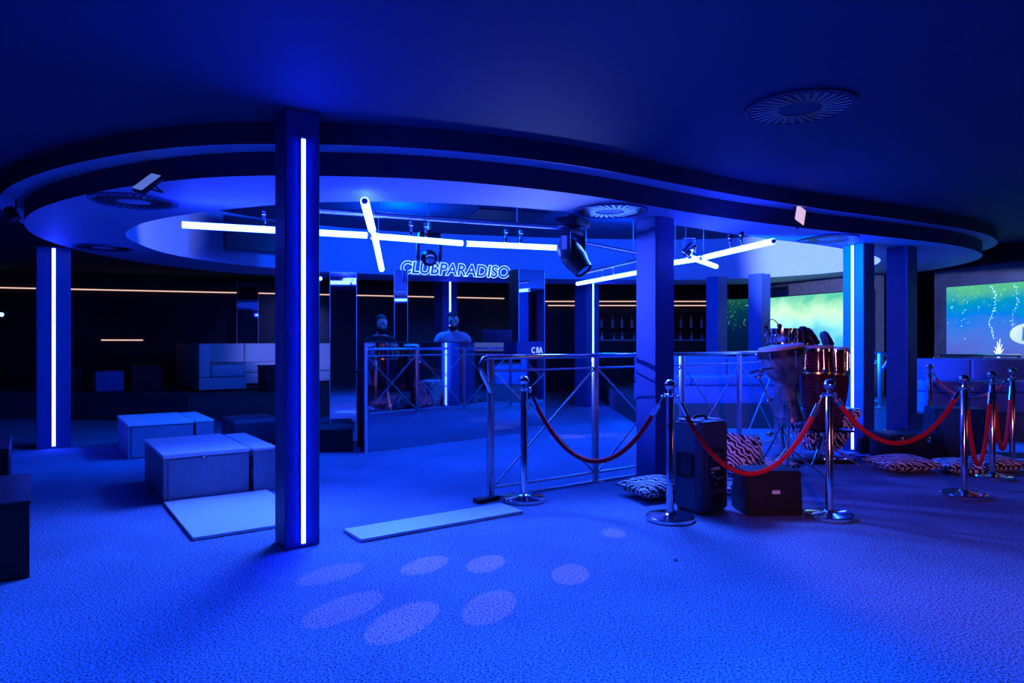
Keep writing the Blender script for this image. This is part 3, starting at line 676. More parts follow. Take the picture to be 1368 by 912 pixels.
# low dark ottoman right of the modules
t = thing('ottoman', 'low dark rounded ottoman behind the white boxes', 'ottoman', (-3.35, 8.15, 0), GRID)
obj('cushion', add_box(nb(), (0, 0, .05), (.60, .6, .36), .06, seg=4), 'black_rough', t)
for x, y in ((.08,.08),(.52,.08),(.08,.52),(.52,.52)): obj('foot', add_lathe(nb(), [(0,0),(.02,0),(.025,.06),(0,.06)], 10, Matrix.Translation((x, y, 0))), 'black', t)

# ------------------------------------------------------------------ sofas
def cushion(lo, hi, r=.04): return add_box(nb(), lo, hi, r, seg=4)
zp = .411
t = thing('corner_sofa', 'white leather corner sofa on the platform at left', 'sofa', (-5.48, 11.94, zp), GRID)
obj('base', cushion((0, 0, .03), (.80, 2.3, .245), .02), 'sofa', t); obj('base', cushion((.81, 1.55, .03), (3.4, 2.3, .245), .02), 'sofa', t)
obj('backrest', cushion((0, 0.0, .25), (.19, 2.3, .85), .03), 'sofa', t)
for k in range(3): obj('back_cushion', cushion((.20+1.07*k, 2.05, .25), (1.26+1.07*k, 2.29, .85), .03), 'sofa', t)
for lo, hi in (((.20, .0, .25), (.80, 1.15, .48)), ((.20, 1.16, .25), (.80, 2.04, .48)), ((.81, 1.55, .25), (2.1, 2.04, .47)), ((2.11, 1.55, .25), (3.4, 2.04, .47))): obj('seat_cushion', cushion(lo, hi, .05), 'sofa', t)
for x, y in ((.06,.06),(.72,.06),(.06,2.2),(3.3,1.65)): obj('foot', add_box(nb(), (x-.025, y-.025, 0), (x+.025, y+.025, .03)), 'black', t, False)
def low_table(label, loc, w, d, h):
    t = thing('low_table', label, 'table', loc, GRID, 'dark low tables on the left platform')
    obj('top', add_box(nb(), (0, 0, h-.03), (w, d, h), .004), 'black', t, False); obj('body', add_box(nb(), (.01, .01, 0), (w-.01, d-.01, h-.031), .004), 'black_lam', t, False); return t
low_table('dark cube table beside the white corner sofa', (-4.32, 12.0, zp), .70, .6, .46)
low_table('dark low table on the platform by the left column', (-8.3, 12.05, zp), .62, .55, .42)
low_table('dark low table on the platform, left of the white sofa', (-6.75, 12.1, zp), .5, .5, .45)
t = thing('pouf', 'dim blue cube pouf between the dark tables on the left platform', 'pouf', (-7.3, 11.95, zp), GRID)
obj('seat', cushion((0, 0, .0), (.45, .45, .36), .03), 'bench', t); obj('cover_seam', add_box(nb(), (-.003, -.003, .30), (.453, .453, .306)), 'bench', t)
t = thing('table_lamp', 'tiny stick lamp standing on the dark cube table', 'lamp', (-4.30, 12.52, zp+.46))
obj('base', add_lathe(nb(), [(0,0),(.05,0),(.05,.01),(0,.012)], 16), 'steel', t); obj('stem', add_tube(nb(), [(0, 0, .01), (0, 0, .12)], .006, 8), 'black', t)
def bench(label, x0, x1, y0, z0, n):
    t = thing('bench_sofa', label, 'sofa', (x0, y0, z0), 0, 'blue lit bench sofas on the right platform')
    L = x1-x0
    obj('base', cushion((0, .02, 0), (L, .85, .27), .015), 'bench', t)
    for k in range(n):
        a, b = L*k/n+.004, L*(k+1)/n-.004
        obj('seat_cushion', cushion((a, 0, .275), (b, .60, .42), .035), 'bench', t); obj('back_cushion', cushion((a, .605, .275), (b, .85, .70), .035), 'bench', t)
bench('bench sofa seen through the railing left of the drums', 1.98, 4.15, 10.25, .361, 3)
bench('long bench sofa under the large screen at right', 5.42, 7.38, 8.9, .361, 2)

# ------------------------------------------------------------------ screens
def screen(label, a, b, z0, z1, m, deco=False):
    a, b = Vector((*a, 0)), Vector((*b, 0)); d = b-a; L = d.length; rz = math.atan2(d.y, d.x)
    t = thing('wall_screen', label, 'screen', (a.x, a.y, z0), rz, 'video screens on the right walls'); h = z1-z0
    obj('housing', add_box(nb(), (-.02, .012, -.02), (L+.02, .07, h+.02), .004), 'black', t, False)
    dsp = obj('display', add_box(nb(), (0, .0, 0), (L, .011, h)), m, t, False)
    return t, dsp, L, h
t, dsp, L, h = screen('large video screen showing a striped fish and bubbles in blue water', (7.0, 11.0), (8.15, 8.06+.0), 1.06, 2.17, 'sea')
# fish, coral and bubble columns drawn as a thin layer on the display
def scr(x, z): return Vector((x, -.002, z))
def flat(poly, y=-.003):
    bm = nb(); a = [bm.verts.new((x, y, z)) for x, z in poly]; b = [bm.verts.new((x, -.0005, z)) for x, z in poly]; bm.faces.new(a)
    n = len(poly)
    for i in range(n): bm.faces.new((a[i], a[(i+1) % n], b[(i+1) % n], b[i]))
    return bm
fx, fz = 1.28, .34
fish = [(fx-.30+.30*(1-math.cos(math.pi*k/12)), fz+.17*math.sin(math.pi*k/12)**.9) for k in range(13)]+[(fx+.42,fz+.13),(fx+.38,fz),(fx+.42,fz-.12)]+[(fx+.30-.30*(1-math.cos(math.pi*k/12)), fz-.15*math.sin(math.pi*k/12)**.9) for k in range(1, 12)]
f_ = obj('fish_image', flat(fish), 'fish_glow', dsp, False)
for k in range(4):
    x = fx-.13+.12*k; hh = .13-.02*abs(k-1)
    obj('stripe_image', flat([(x, fz-hh*.8), (x+.03, fz-hh*.8), (x+.045, fz+hh), (x+.012, fz+hh)], -.0045), 'fish_stripe', f_, False)
bm = nb(); cx = .82
for (dx, dz) in [(-.05,.16),(-.02,.24),(.02,.28),(.05,.20),(.07,.13),(-.07,.10)]:
    p = [scr(cx, .0), scr(cx+dx*.4, dz*.5), scr(cx+dx, dz)]; add_tube(bm, p, .012, 6, radii=[.018, .012, .006])
obj('coral_image', bm, 'coral_glow', dsp)
bm = nb()
for cx0, n in ((.74, 70), (1.05, 45), (.30, 12)):
    for k in range(n):
        z = random.uniform(.28, 1.08); x = cx0+.04*math.sin(z*9)+random.gauss(0, .018); add_ball(bm, (x, -.002, z), (random.uniform(.003,.009),.002,random.uniform(.004,.010)), 6, 4)
obj('bubbles_image', bm, 'bubble', dsp)['kind'] = 'stuff'
screen('pale green video screen behind the drums', (5.13, 13.7), (6.05, 11.55), 1.0, 2.17, 'haze_green')
screen('dim dark green video screen between the back columns', (4.62, 15.0), (5.5, 14.6), 1.05, 2.22, 'kelp')
# wall segments that carry the screens
bm = nb(); add_prism(bm, [(6.93,11.2),(8.3,7.7+.4),(10.4,8.0),(10.4,11.3)], .361, ZC-.001); struct('wall_screen_side', bm, 'dark_wall')
bm = nb(); add_prism(bm, [(5.15,13.85),(6.13,11.60),(6.35,11.65),(5.35,13.95)], .361, ZS); struct('wall_screen_back', bm, 'room_wall')

# ------------------------------------------------------------------ warm LED lines and bar at the back
def warm(a, b, label, r=.012):
    o = obj('led_line', add_tube(nb(), [a, b], r, 8), 'warm_led'); tag(o, label, 'strip light', 'warm LED lines at the back'); return o
def wallpt(x, z, off=.06): y = 12.8+(x+14)*4.8/14 if x < 0 else 17.6; return (x, y-off, z)
warm(wallpt(-11.5, 2.40), wallpt(-.2, 2.40), 'long warm LED line along the dark back wall')
warm(wallpt(.3, 2.33), wallpt(5.6, 2.33), 'warm LED line above the back bar')
warm(wallpt(.9, 2.20, .5), wallpt(5.2, 2.20, .5), 'second warm LED line under the one above the back bar')
warm(wallpt(-8.75, 1.33), wallpt(-8.0, 1.33), 'short warm LED line low on the dark back wall')
t = thing('bar_counter', 'long dark bar counter with a pale top edge far behind', 'bar', (2.05, 15.9, .361))
obj('front', add_box(nb(), (0, 0, 0), (3.4, .55, .95), .004), 'black_lam', t, False); obj('top', add_box(nb(), (-.03, -.05, .951), (3.43, .6, .99), .004), 'white_lam', t, False)
t = thing('back_shelf', 'dark bottle shelf on the back wall behind the bar', 'shelf', (2.1, 17.2, .361))
for z in (.85, 1.25): obj('board', add_box(nb(), (0, 0, z), (3.2, .35, z+.03), .003), 'black_lam', t, False)
obj('side_panel', add_box(nb(), (-.03, 0, 0), (0, .35, 1.7), .003), 'black_lam', t, False); obj('side_panel', add_box(nb(), (3.2, 0, 0), (3.23, .35, 1.7), .003), 'black_lam', t, False)
def bottle_bm(): return add_lathe(nb(), [(0,0),(.036,0),(.038,.01),(.038,.17),(.030,.20),(.013,.23),(.012,.29),(.015,.292),(.015,.30),(0,.30)], 12)
M['bottle'] = mat('bottle_glass', (.55,.62,.72), .12, .3)
bt = None; rows = [('lower', .881), ('upper', 1.281)]
for rn, z in rows:
    for k in range(12):
        lb = 'bottle on the %s shelf behind the bar counter' % rn
        if bt is None: bt = obj('bottle', bottle_bm(), 'bottle'); o = tag(bt, lb, 'bottle', 'bottles on the lower bar shelf')
        else: o = bt.copy(); COL.objects.link(o); o['label'] = lb
        o['group'] = 'bottles on the %s bar shelf' % rn; o.location = (2.3+.25*k+random.uniform(-.04, .04), 17.3, .361+z); o.scale = (1, 1, random.uniform(.85, 1.1))

# ------------------------------------------------------------------ speakers
def pa_speaker():
    t = thing('pa_speaker', 'tall black portable speaker standing with its back panel to the ropes', 'speaker', (1.41, 5.06, 0), GRID)
    w, d, h = .335, .30, .695
    bm = nb(); add_prism(bm, [(0.04,0),(w-.04,0),(w,.05),(w-.03,d),(.03,d),(0,.05)], .02, h)
    bmesh.ops.bevel(bm, geom=bm.edges[:], offset=.016, segments=3, affect='EDGES'); obj('cabinet', bm, 'black_rough', t)
    obj('grille', add_box(nb(), (.045, d-.002, .06), (w-.045, d+.012, h-.05), .006), 'grille', t)
    pn = obj('control_panel', add_box(nb(), (.085, -.006, .19), (w-.085, .004, .50), .003), 'black', t)
    bm = nb()
    for i, (x, z, r) in enumerate([(.12,.45,.008),(.15,.45,.008),(.18,.45,.008),(.21,.45,.008),(.13,.41,.011),(.19,.40,.016),(.12,.29,.011),(.17,.27,.014),(.22,.27,.011),(.15,.235,.009)]):
        add_lathe(bm, [(0,.012),(r*.8,.012),(r,0),(0,0)], 12, Matrix.Translation((x, -.006, z)) @ Matrix.Rotation(math.pi/2, 4, 'X'))
    obj('knobs', bm, 'steel', pn)
    obj('status_label', add_box(nb(), (.095, -.0075, .315), (.13, -.006, .322)), 'label_white', pn, False)
    me = text_obj('lettering', 'HYBRID', 'label_white', (.095, -.0085, .333), .10, .022, (1, 0, 0), parent=pn, extr=.002)
    obj('socket_recess', add_box(nb(), (.10, -.004, .05), (w-.10, .003, .15), .003), 'black', t)
    bm = nb(); add_tube(bm, [(.09, .16, h-.002), (.10, .16, h+.022), (.13, .16, h+.03), (w-.13, .16, h+.03), (w-.10, .16, h+.022), (w-.09, .16, h-.002)], .013, 10); obj('top_handle', bm, 'black', t)
    bm = nb(); add_box(bm, (.03, .06, h-.002), (.09, .26, h+.010), .004); add_box(bm, (w-.09, .06, h-.002), (w-.03, .26, h+.010), .004); obj('top_pad', bm, 'white_lam', t, True, 'pale top ridges')  # top ridges paler than the cabinet
    bm = nb(); add_box(bm, (-.004, .085, .27), (.006, .235, .46), .02, seg=3); obj('side_handle', bm, 'black', t)
    bm = nb()
    for x in (.05, w-.05): add_lathe(bm, [(0,.0),(.025,0),(.025,.02),(0,.02)], 14, Matrix.Translation((x, .06, 0))); add_lathe(bm, [(0,.0),(.025,0),(.025,.02),(0,.02)], 14, Matrix.Translation((x, d-.05, 0)))
    obj('rubber_foot', bm, 'black', t)
pa_speaker()
def wedge(label, loc, rz, w=.46, d=.34, h=.335, badge=True):
    t = thing('wedge_speaker', label, 'speaker', loc, rz, 'black wedge speakers')
    bm = nb(); poly = [(0,0),(d*.12,h*.98),(d*.80,h),(d,h*.35),(d*.95,0)]
    a = [bm.verts.new((0, y, z)) for y, z in poly]; b = [bm.verts.new((w, y, z)) for y, z in poly]; bm.faces.new(a); bm.faces.new(b[::-1])
    for i in range(5): j = (i+1) % 5; bm.faces.new((a[i], a[j], b[j], b[i]))
    bmesh.ops.recalc_face_normals(bm, faces=bm.faces); bmesh.ops.bevel(bm, geom=bm.edges[:], offset=.010, segments=2, affect='EDGES'); obj('cabinet', bm, 'black', t)
    sl = math.atan2(d*.12, h*.98); mt = Matrix.Rotation(-sl, 4, 'X')
    obj('grille', add_box(nb(), (.018, -.008, .025), (w-.018, -.001, h*.95), .004, mt), 'grille', t)
    if badge: 
        bd = obj('badge', add_box(nb(), (w*.46, -.0115, h*.49), (w*.60, -.008, h*.57), .001, mt), 'label_white', t, False)
    bm = nb(); add_box(bm, (w+.0005, d*.35, h*.45), (w+.012, d*.65, h*.6), .005); obj('side_handle', bm, 'black_rough', t)
    return t
p = gp(1001, 690); wedge('black wedge speaker with a small white badge on the carpet behind the red rope', (p.x-.02, p.y, 0), math.radians(2), .43, .33, .335)
p = gp(1252, 612); wedge('black wedge speaker on the carpet before the long blue bench', (p.x, p.y, 0), math.radians(-8), .52, .40, .56, False)
p = gp(1224, 634)
t = thing('equipment_case', 'black flat equipment case behind the zebra cushions', 'case', (p.x+.12, p.y+.66, 0), math.radians(6))
obj('body', add_box(nb(), (0, 0, 0), (.55, .36, .24), .012), 'black', t); obj('lid', add_box(nb(), (-.004, -.004, .242), (.554, .364, .30), .012), 'black_rough', t)
bm = nb(); add_box(bm, (.10, -.012, .21), (.14, -.004, .27), .003); add_box(bm, (.41, -.012, .21), (.45, -.004, .27), .003); obj('latch', bm, 'chrome', t)

# ------------------------------------------------------------------ zebra cushions
def pillow_bm(w, d, t_, n=22, lump=.0):
    bm = nb(); g = {}
    for s in (1, -1):
        for i in range(n+1):
            for j in range(n+1):
                u, v = i/n*2-1, j/n*2-1; e = max(0, (1-abs(u)**2.6))*max(0, (1-abs(v)**2.6)); pin = 1-.07*(1-abs(u)**2)*abs(v)**3; pin2 = 1-.07*(1-abs(v)**2)*abs(u)**3
                if s == -1 and (i in (0, n) or j in (0, n)): g[(s,i,j)] = g[(1,i,j)]; continue
                z = s*t_/2*e**.48*(1+lump*math.sin(3.1*u+1.3)*math.cos(2.7*v))
                g[(s,i,j)] = bm.verts.new((u*w/2*pin2, v*d/2*pin, z))
        for i in range(n):
            for j in range(n):
                q = (g[(s,i,j)], g[(s,i+1,j)], g[(s,i+1,j+1)], g[(s,i,j+1)]); bm.faces.new(q if s > 0 else q[::-1])
    return bm
def zebra(label, loc, rot, w, d, th, lump=.15):
    o = obj('zebra_cushion', pillow_bm(w, d, th, lump=lump), 'zebra'); o.location = loc; o.rotation_euler = rot
    tag(o, label, 'cushion', 'zebra striped cushions'); bm = nb(); n = 22
    pr = []
    for k in range(4*12):
        s, f = divmod(k, 12); f = f/12*2-1
        u, v = [(f, -1), (1, f), (-f, 1), (-1, -f)][s]
        pr.append((u*w/2*(1-.07*(1-v*v)*abs(u)**3 if abs(u) == 1 else 1), v*d/2*(1-.07*(1-u*u)*abs(v)**3 if abs(v) == 1 else 1), 0))
    add_tube(bm, pr, .005, 6, True); obj('piping', bm, 'black', o); return o
p = gp(882, 668); zebra('zebra cushion flat on the carpet at the foot of the bare column', (p.x-.02, p.y+.12, .088), (0, 0, .4), .50, .42, .16)
p = gp(998, 642); zebra('plump zebra cushion leaning up behind the standing speaker', (p.x+.0, p.y+.08, .22), (math.radians(62), math.radians(8), .35), .46, .46, .19)
p = gp(990, 664); zebra('zebra cushion on the carpet between the standing speaker and the wedge', (p.x+.05, p.y+.10, .072), (0, 0, .1), .40, .30, .13)
p = gp(1042, 640); zebra('zebra cushion lying under the drum stand', (p.x, p.y+.26, .078), (0, 0, .7), .50, .42, .14)
p = gp(1205, 634); zebra('long zebra cushion flat on the carpet left of the near right stanchion', (p.x+.10, p.y+.20, .082), (0, 0, .12), .60, .46, .15)
p = gp(1258, 638); zebra('zebra cushion flat on the carpet right behind the near right stanchion', (p.x+.30, p.y+.24, .075), (0, .03, -.1), .40, .40, .13)
p = gp(1326, 640); zebra('zebra cushion flat on the carpet between the right stanchions', (p.x+.30, p.y+.42, .082), (0, 0, .1), .42, .40, .15)

# ------------------------------------------------------------------ drums
DY = 6.75
def drumpt(px, py, Y=DY): return ap(px, py, Y)
# djembe on stand
top = drumpt(1043, 464); bot = drumpt(1057, 562); ax = (top-bot); hL = ax.length
t = thing('goblet_drum', 'goblet shaped hand drum with a mottled shell on a chrome stand', 'drum', bot); t.rotation_euler = ax.to_track_quat('Z', 'Y').to_euler()
obj('shell', add_lathe(nb(), [(0,.012),(.135,.0),(.135,.015),(.112,.08),(.090,.20),(.082,.31),(.090,.355),(.14,.44),(.185,.53),(.205,.61),(.21,hL-.02),(0,hL-.02)], 40), 'drum_blue', t)
obj('drum_head', add_lathe(nb(), [(.20,hL-.02),(.213,hL-.015),(.213,hL+.012),(.20,hL+.02),(0,hL+.022)], 40), 'drum_head', t)
obj('hoop', add_lathe(nb(), [(.213,hL-.085),(.226,hL-.085),(.226,hL-.02),(.213,hL-.02)], 40), 'black', t)
for k in range(6):
    bm = nb(); a = k*math.pi/3+.2; add_tube(bm, [(.231*math.cos(a), .231*math.sin(a), hL-.04), (.215*math.cos(a), .215*math.sin(a), hL-.19)], .006, 8); add_ball(bm, (.232*math.cos(a), .232*math.sin(a), hL-.045), .013, 10, 8); obj('tuning_rod', bm, 'chrome', t)
# congas
def conga(label, top, bot, r, badge=False):
    ax = top-bot; h = ax.length; t = thing('conga_drum', label, 'drum', bot, 0, 'tall red conga drums'); t.rotation_euler = ax.to_track_quat('Z', 'Y').to_euler()
    obj('shell', add_lathe(nb(), [(0,0),(r*.72,0),(r*.76,.04),(r*.98,h*.30),(r*1.10,h*.52),(r*1.09,h*.70),(r*1.0,h*.93),(0,h*.93)], 40), 'conga', t)
    obj('drum_head', add_lathe(nb(), [(r*1.0,h*.93),(r*1.02,h*.97),(r*.98,h),(0,h+.002)], 40), 'drum_head', t)
    bm = nb(); add_lathe(bm, [(r*1.02,h*.93),(r*1.08,h*.93),(r*1.08,h*.965),(r*1.02,h*.965)], 40); obj('hoop', bm, 'chrome', t)
    bm = nb(); add_lathe(bm, [(r*1.07,h*.66),(r*1.105,h*.66),(r*1.10,h*.685),(r*1.07,h*.685)], 40); obj('band', bm, 'gold', t)
    for k in range(6):
        bm = nb(); a = k*math.pi/3+.45; add_tube(bm, [(r*1.09*math.cos(a), r*1.09*math.sin(a), h*.95), (r*1.17*math.cos(a), r*1.17*math.sin(a), h*.72)], .007, 8); add_box(bm, (r*1.08, -.016, h*.68), (r*1.20, .016, h*.74), .004, Matrix.Rotation(a, 4, 'Z')); obj('tuning_lug', bm, 'chrome', t)
    if badge:
        R = Matrix.Rotation(math.radians(-112), 4, 'Z')
        bm = nb(); add_lathe(bm, [(0,.0),(.040,.0),(.040,.006),(.033,.008),(.033,.004),(0,.004)], 24, R @ Matrix.Translation((r*1.10, 0, h*.80)) @ Matrix.Rotation(math.pi/2, 4, 'Y'))
        for k in range(8):
            a = k*math.pi/4; add_box(bm, (.038, -.010, 0), (.058, .010, .005), mtx=R @ Matrix.Translation((r*1.10, 0, h*.80)) @ Matrix.Rotation(math.pi/2, 4, 'Y') @ Matrix.Rotation(a, 4, 'Z'))
        bd = obj('badge', bm, 'gold', t, True, 'round gold badge')
        xd = (R @ Vector((0, 1, 0))); nn = R @ Vector((1, 0, 0))
        text_obj('lettering', 'LP', 'gold', nn*(r*1.10+.009)-xd*.016+Vector((0, 0, h*.80-.014)), .032, .028, xd, parent=bd, extr=.003)
conga('front conga drum with a gold badge beside the goblet drum', drumpt(1092, 461, 7.1), drumpt(1092, 572, 7.1), .155, True)
conga('rear conga drum next to the column with the LED strip', drumpt(1116, 463, 7.45), drumpt(1110, 572, 7.45), .14)
# conga stand: rings and legs, resting on the carpet
t = thing('drum_stand', 'chrome tripod basket stand carrying the conga drums', 'stand', (drumpt(1100, 600, 7.25).x, 7.25, 0))
q = drumpt(1092, 572, 7.1).z
bm = nb(); add_box(bm, (-.20, -.22, q-.035), (.22, .26, q-.012), .004); obj('cradle', bm, 'black', t, False)
obj('column_tube', add_tube(nb(), [(.0, .02, .12), (.0, .02, q-.03)], .02, 12), 'chrome', t)
for a in (-2.3, -.6, 1.2): obj('leg', add_tube(nb(), [(0, .02, .30), (.16*math.cos(a), .02+.16*math.sin(a), .14), (.36*math.cos(a), .02+.36*math.sin(a), .014)], .012, 10), 'chrome', t)
# timbale on top left
tb = drumpt(1044, 459, 7.15)
t = thing('timbale_drum', 'shallow chrome drum on a stand behind the goblet drum', 'drum', (tb.x, tb.y, 0))
z = tb.z; obj('shell', add_lathe(nb(), [(.150,z+.0),(.152,z+.005),(.152,z+.15),(0,z+.15)], 36), 'chrome', t)
obj('drum_head', add_lathe(nb(), [(.150,z+.151),(.150,z+.158),(0,z+.159)], 36), 'drum_head', t)
bm = nb(); add_lathe(bm, [(.153,z+.135),(.164,z+.135),(.164,z+.16),(.153,z+.16)], 36); add_lathe(bm, [(.153,z),(.160,z),(.160,z+.015),(.153,z+.015)], 36); obj('hoop', bm, 'chrome', t)
for k in range(8):
    bm = nb(); a = k*math.pi/4+.1; add_tube(bm, [(.162*math.cos(a), .162*math.sin(a), z+.005), (.162*math.cos(a), .162*math.sin(a), z+.15)], .005, 8); add_box(bm, (.153, -.010, z+.05), (.170, .010, z+.10), .003, Matrix.Rotation(a, 4, 'Z')); obj('tuning_lug', bm, 'chrome', t)
obj('stand_pole', add_tube(nb(), [(0, 0, .02), (0, 0, z+.02)], .014, 10), 'chrome', t)
bm = nb(); add_box(bm, (-.145, -.012, z-.012), (.145, .012, z+.004), .003); obj('support_arm', bm, 'chrome', t)
for a in (.4, 2.5, 4.6): obj('leg', add_tube(nb(), [(0, 0, .42), (.20*math.cos(a), .20*math.sin(a), .012)], .009, 8), 'chrome', t)
# microphone on a goose neck and black percussion blocks
m0 = drumpt(1030, 438, 7.15)
t = thing('microphone', 'small black clip microphone on a bent gooseneck over the chrome drum', 'microphone', m0)
obj('gooseneck', add_tube(nb(), [(-.03, .06, .02), (-.01, .05, .07), (.02, .03, .095), (.05, .02, .08), (.08, .01, .04)], .005, 8), 'black', t)
obj('capsule', add_lathe(nb(), [(0,0),(.02,.005),(.024,.03),(.018,.06),(0,.065)], 14, Matrix.Translation((.085, .01, .045)) @ Matrix.Rotation(math.radians(160), 4, 'Y')), 'black', t)
obj('clip', add_box(nb(), (-.05, .04, -.02), (-.015, .075, .025), .004), 'black', t)
def block(label, px, py, Y, hh, r, lean):
    b = drumpt(px, py, Y); t = thing('percussion_block', label, 'percussion block', b, 0, 'black blocks on top of the drums')
    R = Matrix.Rotation(lean, 4, 'Y')
    obj('body', add_lathe(nb(), [(0,0),(r,.0),(r*1.02,hh*.35),(r*.86,hh*.80),(r*.5,hh*.98),(0,hh)], 22, R), 'black', t)
    obj('rim', add_lathe(nb(), [(r,.004),(r*1.06,.006),(r*1.06,.022),(r,.022)], 22, R), 'chrome', t)
block('black rounded block standing between the chrome drum and the congas', 1073, 461, 7.12, .20, .062, -.02)
block('black rounded block leaning over the front conga', 1088, 461, 7.16, .20, .062, -.50)
block('black rounded block leaning over the rear conga', 1108, 462, 7.45, .175, .055, -.45)
# boom stand holding the goblet drum
sb = gp(1029, 628); base = Vector((sb.x, 6.45, 0))
t = thing('tripod_stand', 'chrome tripod boom stand holding the goblet drum', 'stand', base)
def rel(px, py, Y): return ap(px, py, Y)-base
pz = rel(1028, 535, 6.45)
obj('upright', add_tube(nb(), [(0, 0, .06), (0, 0, pz.z)], .014, 12), 'chrome', t)
bm = nb(); add_tube(bm, [rel(1037, 552, 6.45), rel(1013, 503, 6.42)], .010, 10); add_tube(bm, [rel(1002, 498, 6.42), rel(1018, 493, 6.44), rel(1034, 492, 6.56)], .011, 10); obj('boom_arm', bm, 'chrome', t)
for pt in (pz, rel(1013, 503, 6.42), rel(1016, 496, 6.44), rel(1028, 580, 6.45)): bm = nb(); add_ball(bm, pt, .026, 12, 8); add_tube(bm, [pt+Vector((-.04, 0, 0)), pt+Vector((.04, 0, .01))], .009, 8); obj('clamp', bm, 'chrome', t)
for a in (-.25, 2.2, 3.6): obj('leg', add_tube(nb(), [(0, 0, .30), (.36*math.cos(a), .36*math.sin(a), .012)], .010, 10), 'chrome', t)
for a in (-.25, 2.2, 3.6): obj('leg_brace', add_tube(nb(), [(0, 0, .12), (.19*math.cos(a), .19*math.sin(a), .16)], .006, 8), 'chrome', t)
obj('support_foot', add_tube(nb(), [pz*1.0, (-.02, .28, 0.55), (.20, .36, bot.z-.012)], .009, 8), 'chrome', t)
# zebra covered throne behind drums
zc = gp(1112, 612)
t = thing('drum_throne', 'zebra covered drummer seat with slanted sides behind the congas', 'stool', (zc.x-.03, zc.y+.20, 0), .20)
bm = nb(); lo = [(-.17,-.14),(.17,-.14),(.17,.14),(-.17,.14)]; hi = [(-.40,-.20),(.42,-.20),(.42,.20),(-.40,.20)]
a = [bm.verts.new((x, y, .06)) for x, y in lo]; b = [bm.verts.new((x, y, .54)) for x, y in hi]; bm.faces.new(a); bm.faces.new(b)
for i in range(4): j = (i+1) % 4; bm.faces.new((a[i], a[j], b[j], b[i]))
bmesh.ops.recalc_face_normals(bm, faces=bm.faces); bmesh.ops.bevel(bm, geom=bm.edges[:], offset=.03, segments=3, affect='EDGES'); obj('seat', bm, 'zebra', t)
for x, y in ((-.13,-.10),(.13,-.10),(.13,.10),(-.13,.10)): obj('foot', add_tube(nb(), [(x*1.5, y*1.5, 0.012), (x, y, .07)], .012, 8), 'chrome', t)
# pedal board and mat
p = gp(1092, 618)
t = thing('pedal_board', 'flat black pedal board on the carpet under the drums', 'pedal board', (p.x, p.y-.10, 0), .12)
obj('plate', add_box(nb(), (-.38, 0, 0.002), (.40, .20, .045), .008), 'black', t)
bm = nb()
for k in range(6): add_lathe(bm, [(0,.012),(.014,.012),(.016,0),(0,0)], 12, Matrix.Translation((-.28+.115*k, .05, .045)))
obj('foot_switch', bm, 'chrome', t)
# cable loop, bottle, stack
p = gp(1180, 602)
t = thing('water_bottle', 'clear plastic water bottle standing beside the column with the LED', 'bottle', (p.x+.02, p.y, 0))
obj('body', add_lathe(nb(), [(0,.0),(.036,.0),(.040,.012),(.038,.06),(.040,.07),(.038,.13),(.040,.16),(.032,.20),(.014,.225),(.014,.24),(0,.24)], 20), 'glass', t)
obj('cap', add_lathe(nb(), [(0,.238),(.017,.238),(.017,.258),(0,.26)], 16), 'label_white', t)
p = gp(1160, 606)
t = thing('small_box', 'small black box on the carpet left of the water bottle', 'box', (p.x+.0, p.y+.05, 0), .3)
obj('body', add_box(nb(), (-.07, 0, 0), (.07, .12, .16), .01), 'black', t); obj('lid', add_box(nb(), (-.072, -.002, .161), (.072, .122, .18), .006), 'black_rough', t)
p = gp(1210, 616)
for k, (dx, w, d, hh, mm, lb) in enumerate([(0, .30, .22, .045, 'white_lam', 'flat pale folder lowest in the stack by the second column'), (.02, .27, .2, .03, 'black', 'thin black folder in the middle of the stack by the second column'), (-.01, .25, .19, .035, 'white_lam', 'pale folder on top of the stack by the second column')]):
    z = [0, .047, .079][k]; t = thing('folder', lb, 'folder', (p.x+dx, p.y+.12, z), .25-.2*k, 'stack of folders')
    obj('cover', add_box(nb(), (-w/2, -d/2, .0), (w/2, d/2, hh), .004), mm, t, False); obj('pages', add_box(nb(), (-w/2+.005, -d/2-.002, .006), (w/2-.005, d/2-.006, hh-.006)), 'paper', t, False)
p = gp(1215, 612); t = thing('cloth_bag', 'dark crumpled cloth bag on top of the folders', 'bag', (p.x-.0, p.y+.14, .115), .4)
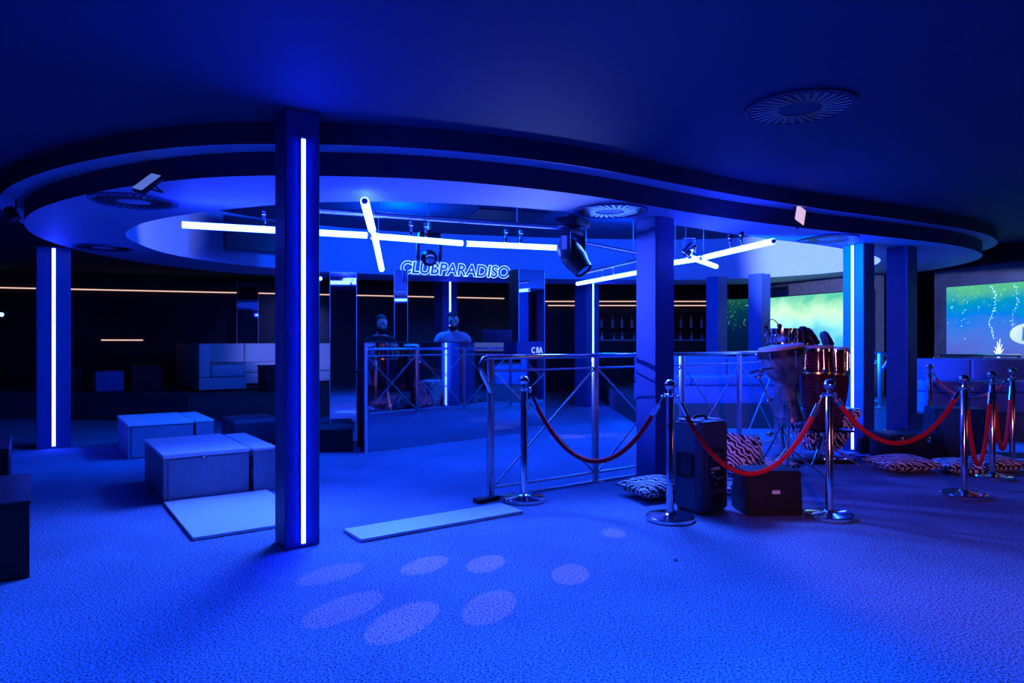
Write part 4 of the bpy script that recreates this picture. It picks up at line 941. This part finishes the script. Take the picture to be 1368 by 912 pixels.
bm = pillow_bm(.26, .18, .14, 14, .5); bmesh.ops.translate(bm, verts=bm.verts, vec=(0, 0, .072)); obj('body', bm, 'drum_blue', t)
obj('strap', add_tube(nb(), [(-.08, 0, .12), (-.05, .0, .19), (.03, 0, .20), (.08, 0, .12)], .008, 8), 'black', t)
p = gp(1150, 610); o = obj('audio_cable', add_tube(nb(), [Vector((p.x+.12*math.cos(k*.35)*(1+.03*k), p.y-.17+.07*math.sin(k*.35)*(1+.03*k), .008+.0015*k)) for k in range(40)], .006, 8), 'black')
tag(o, 'black cable coiled on the carpet at the foot of the LED column', 'cable')
p = gp(902, 748); o = obj('crumpled_paper', add_ball(nb(), (p.x, p.y, .010), (.016, .012, .011), 8, 6), 'paper'); tag(o, 'tiny scrap of paper on the open carpet', 'scrap')

# ------------------------------------------------------------------ beam spots of the large moving head on the carpet
src = Vector((.70, 6.26, 1.88))
for px, py, e in [(445, 765, .8), (569, 754, 1), (650, 752, 1), (762, 766, .75), (462, 811, 1), (541, 828, 1.25), (655, 809, 1), (820, 712, .4)]:
    lamp('SPOT', 'head_beam', src, gp(px, py), 380*e, (.50, .30, 1.0), .006, 3.9, .06)

src2 = Vector((-1.10, 9.05, 2.38))
for x, y, e in [(.75, 9.35, 1), (1.75, 9.05, .7), (1.35, 9.5, .6)]: lamp('SPOT', 'head_beam', src2, (x, y, 0), 260*e, (.35, .30, 1.0), .01, 8, .12)
t = thing('pin_light', 'tiny bright pin light right of the big near column under the ring', 'spotlight', ap(428, 372, 11.2))
obj('bulb', add_ball(nb(), (0, 0, 0), .03, 14, 10), 'tube', t); obj('holder', add_tube(nb(), [(0, 0, .03), (0, 0, .10)], .012, 8), 'black', t)
t = thing('wall_lamp', 'small blue lamp glowing on the dark wall at the far left edge', 'lamp', ap(2, 420, 11.9))
obj('bulb', add_ball(nb(), (0, 0, 0), .035, 14, 10), 'tube', t); obj('wall_arm', add_tube(nb(), [(0, .035, 0), (0, 1.2, .02)], .012, 8), 'black', t)
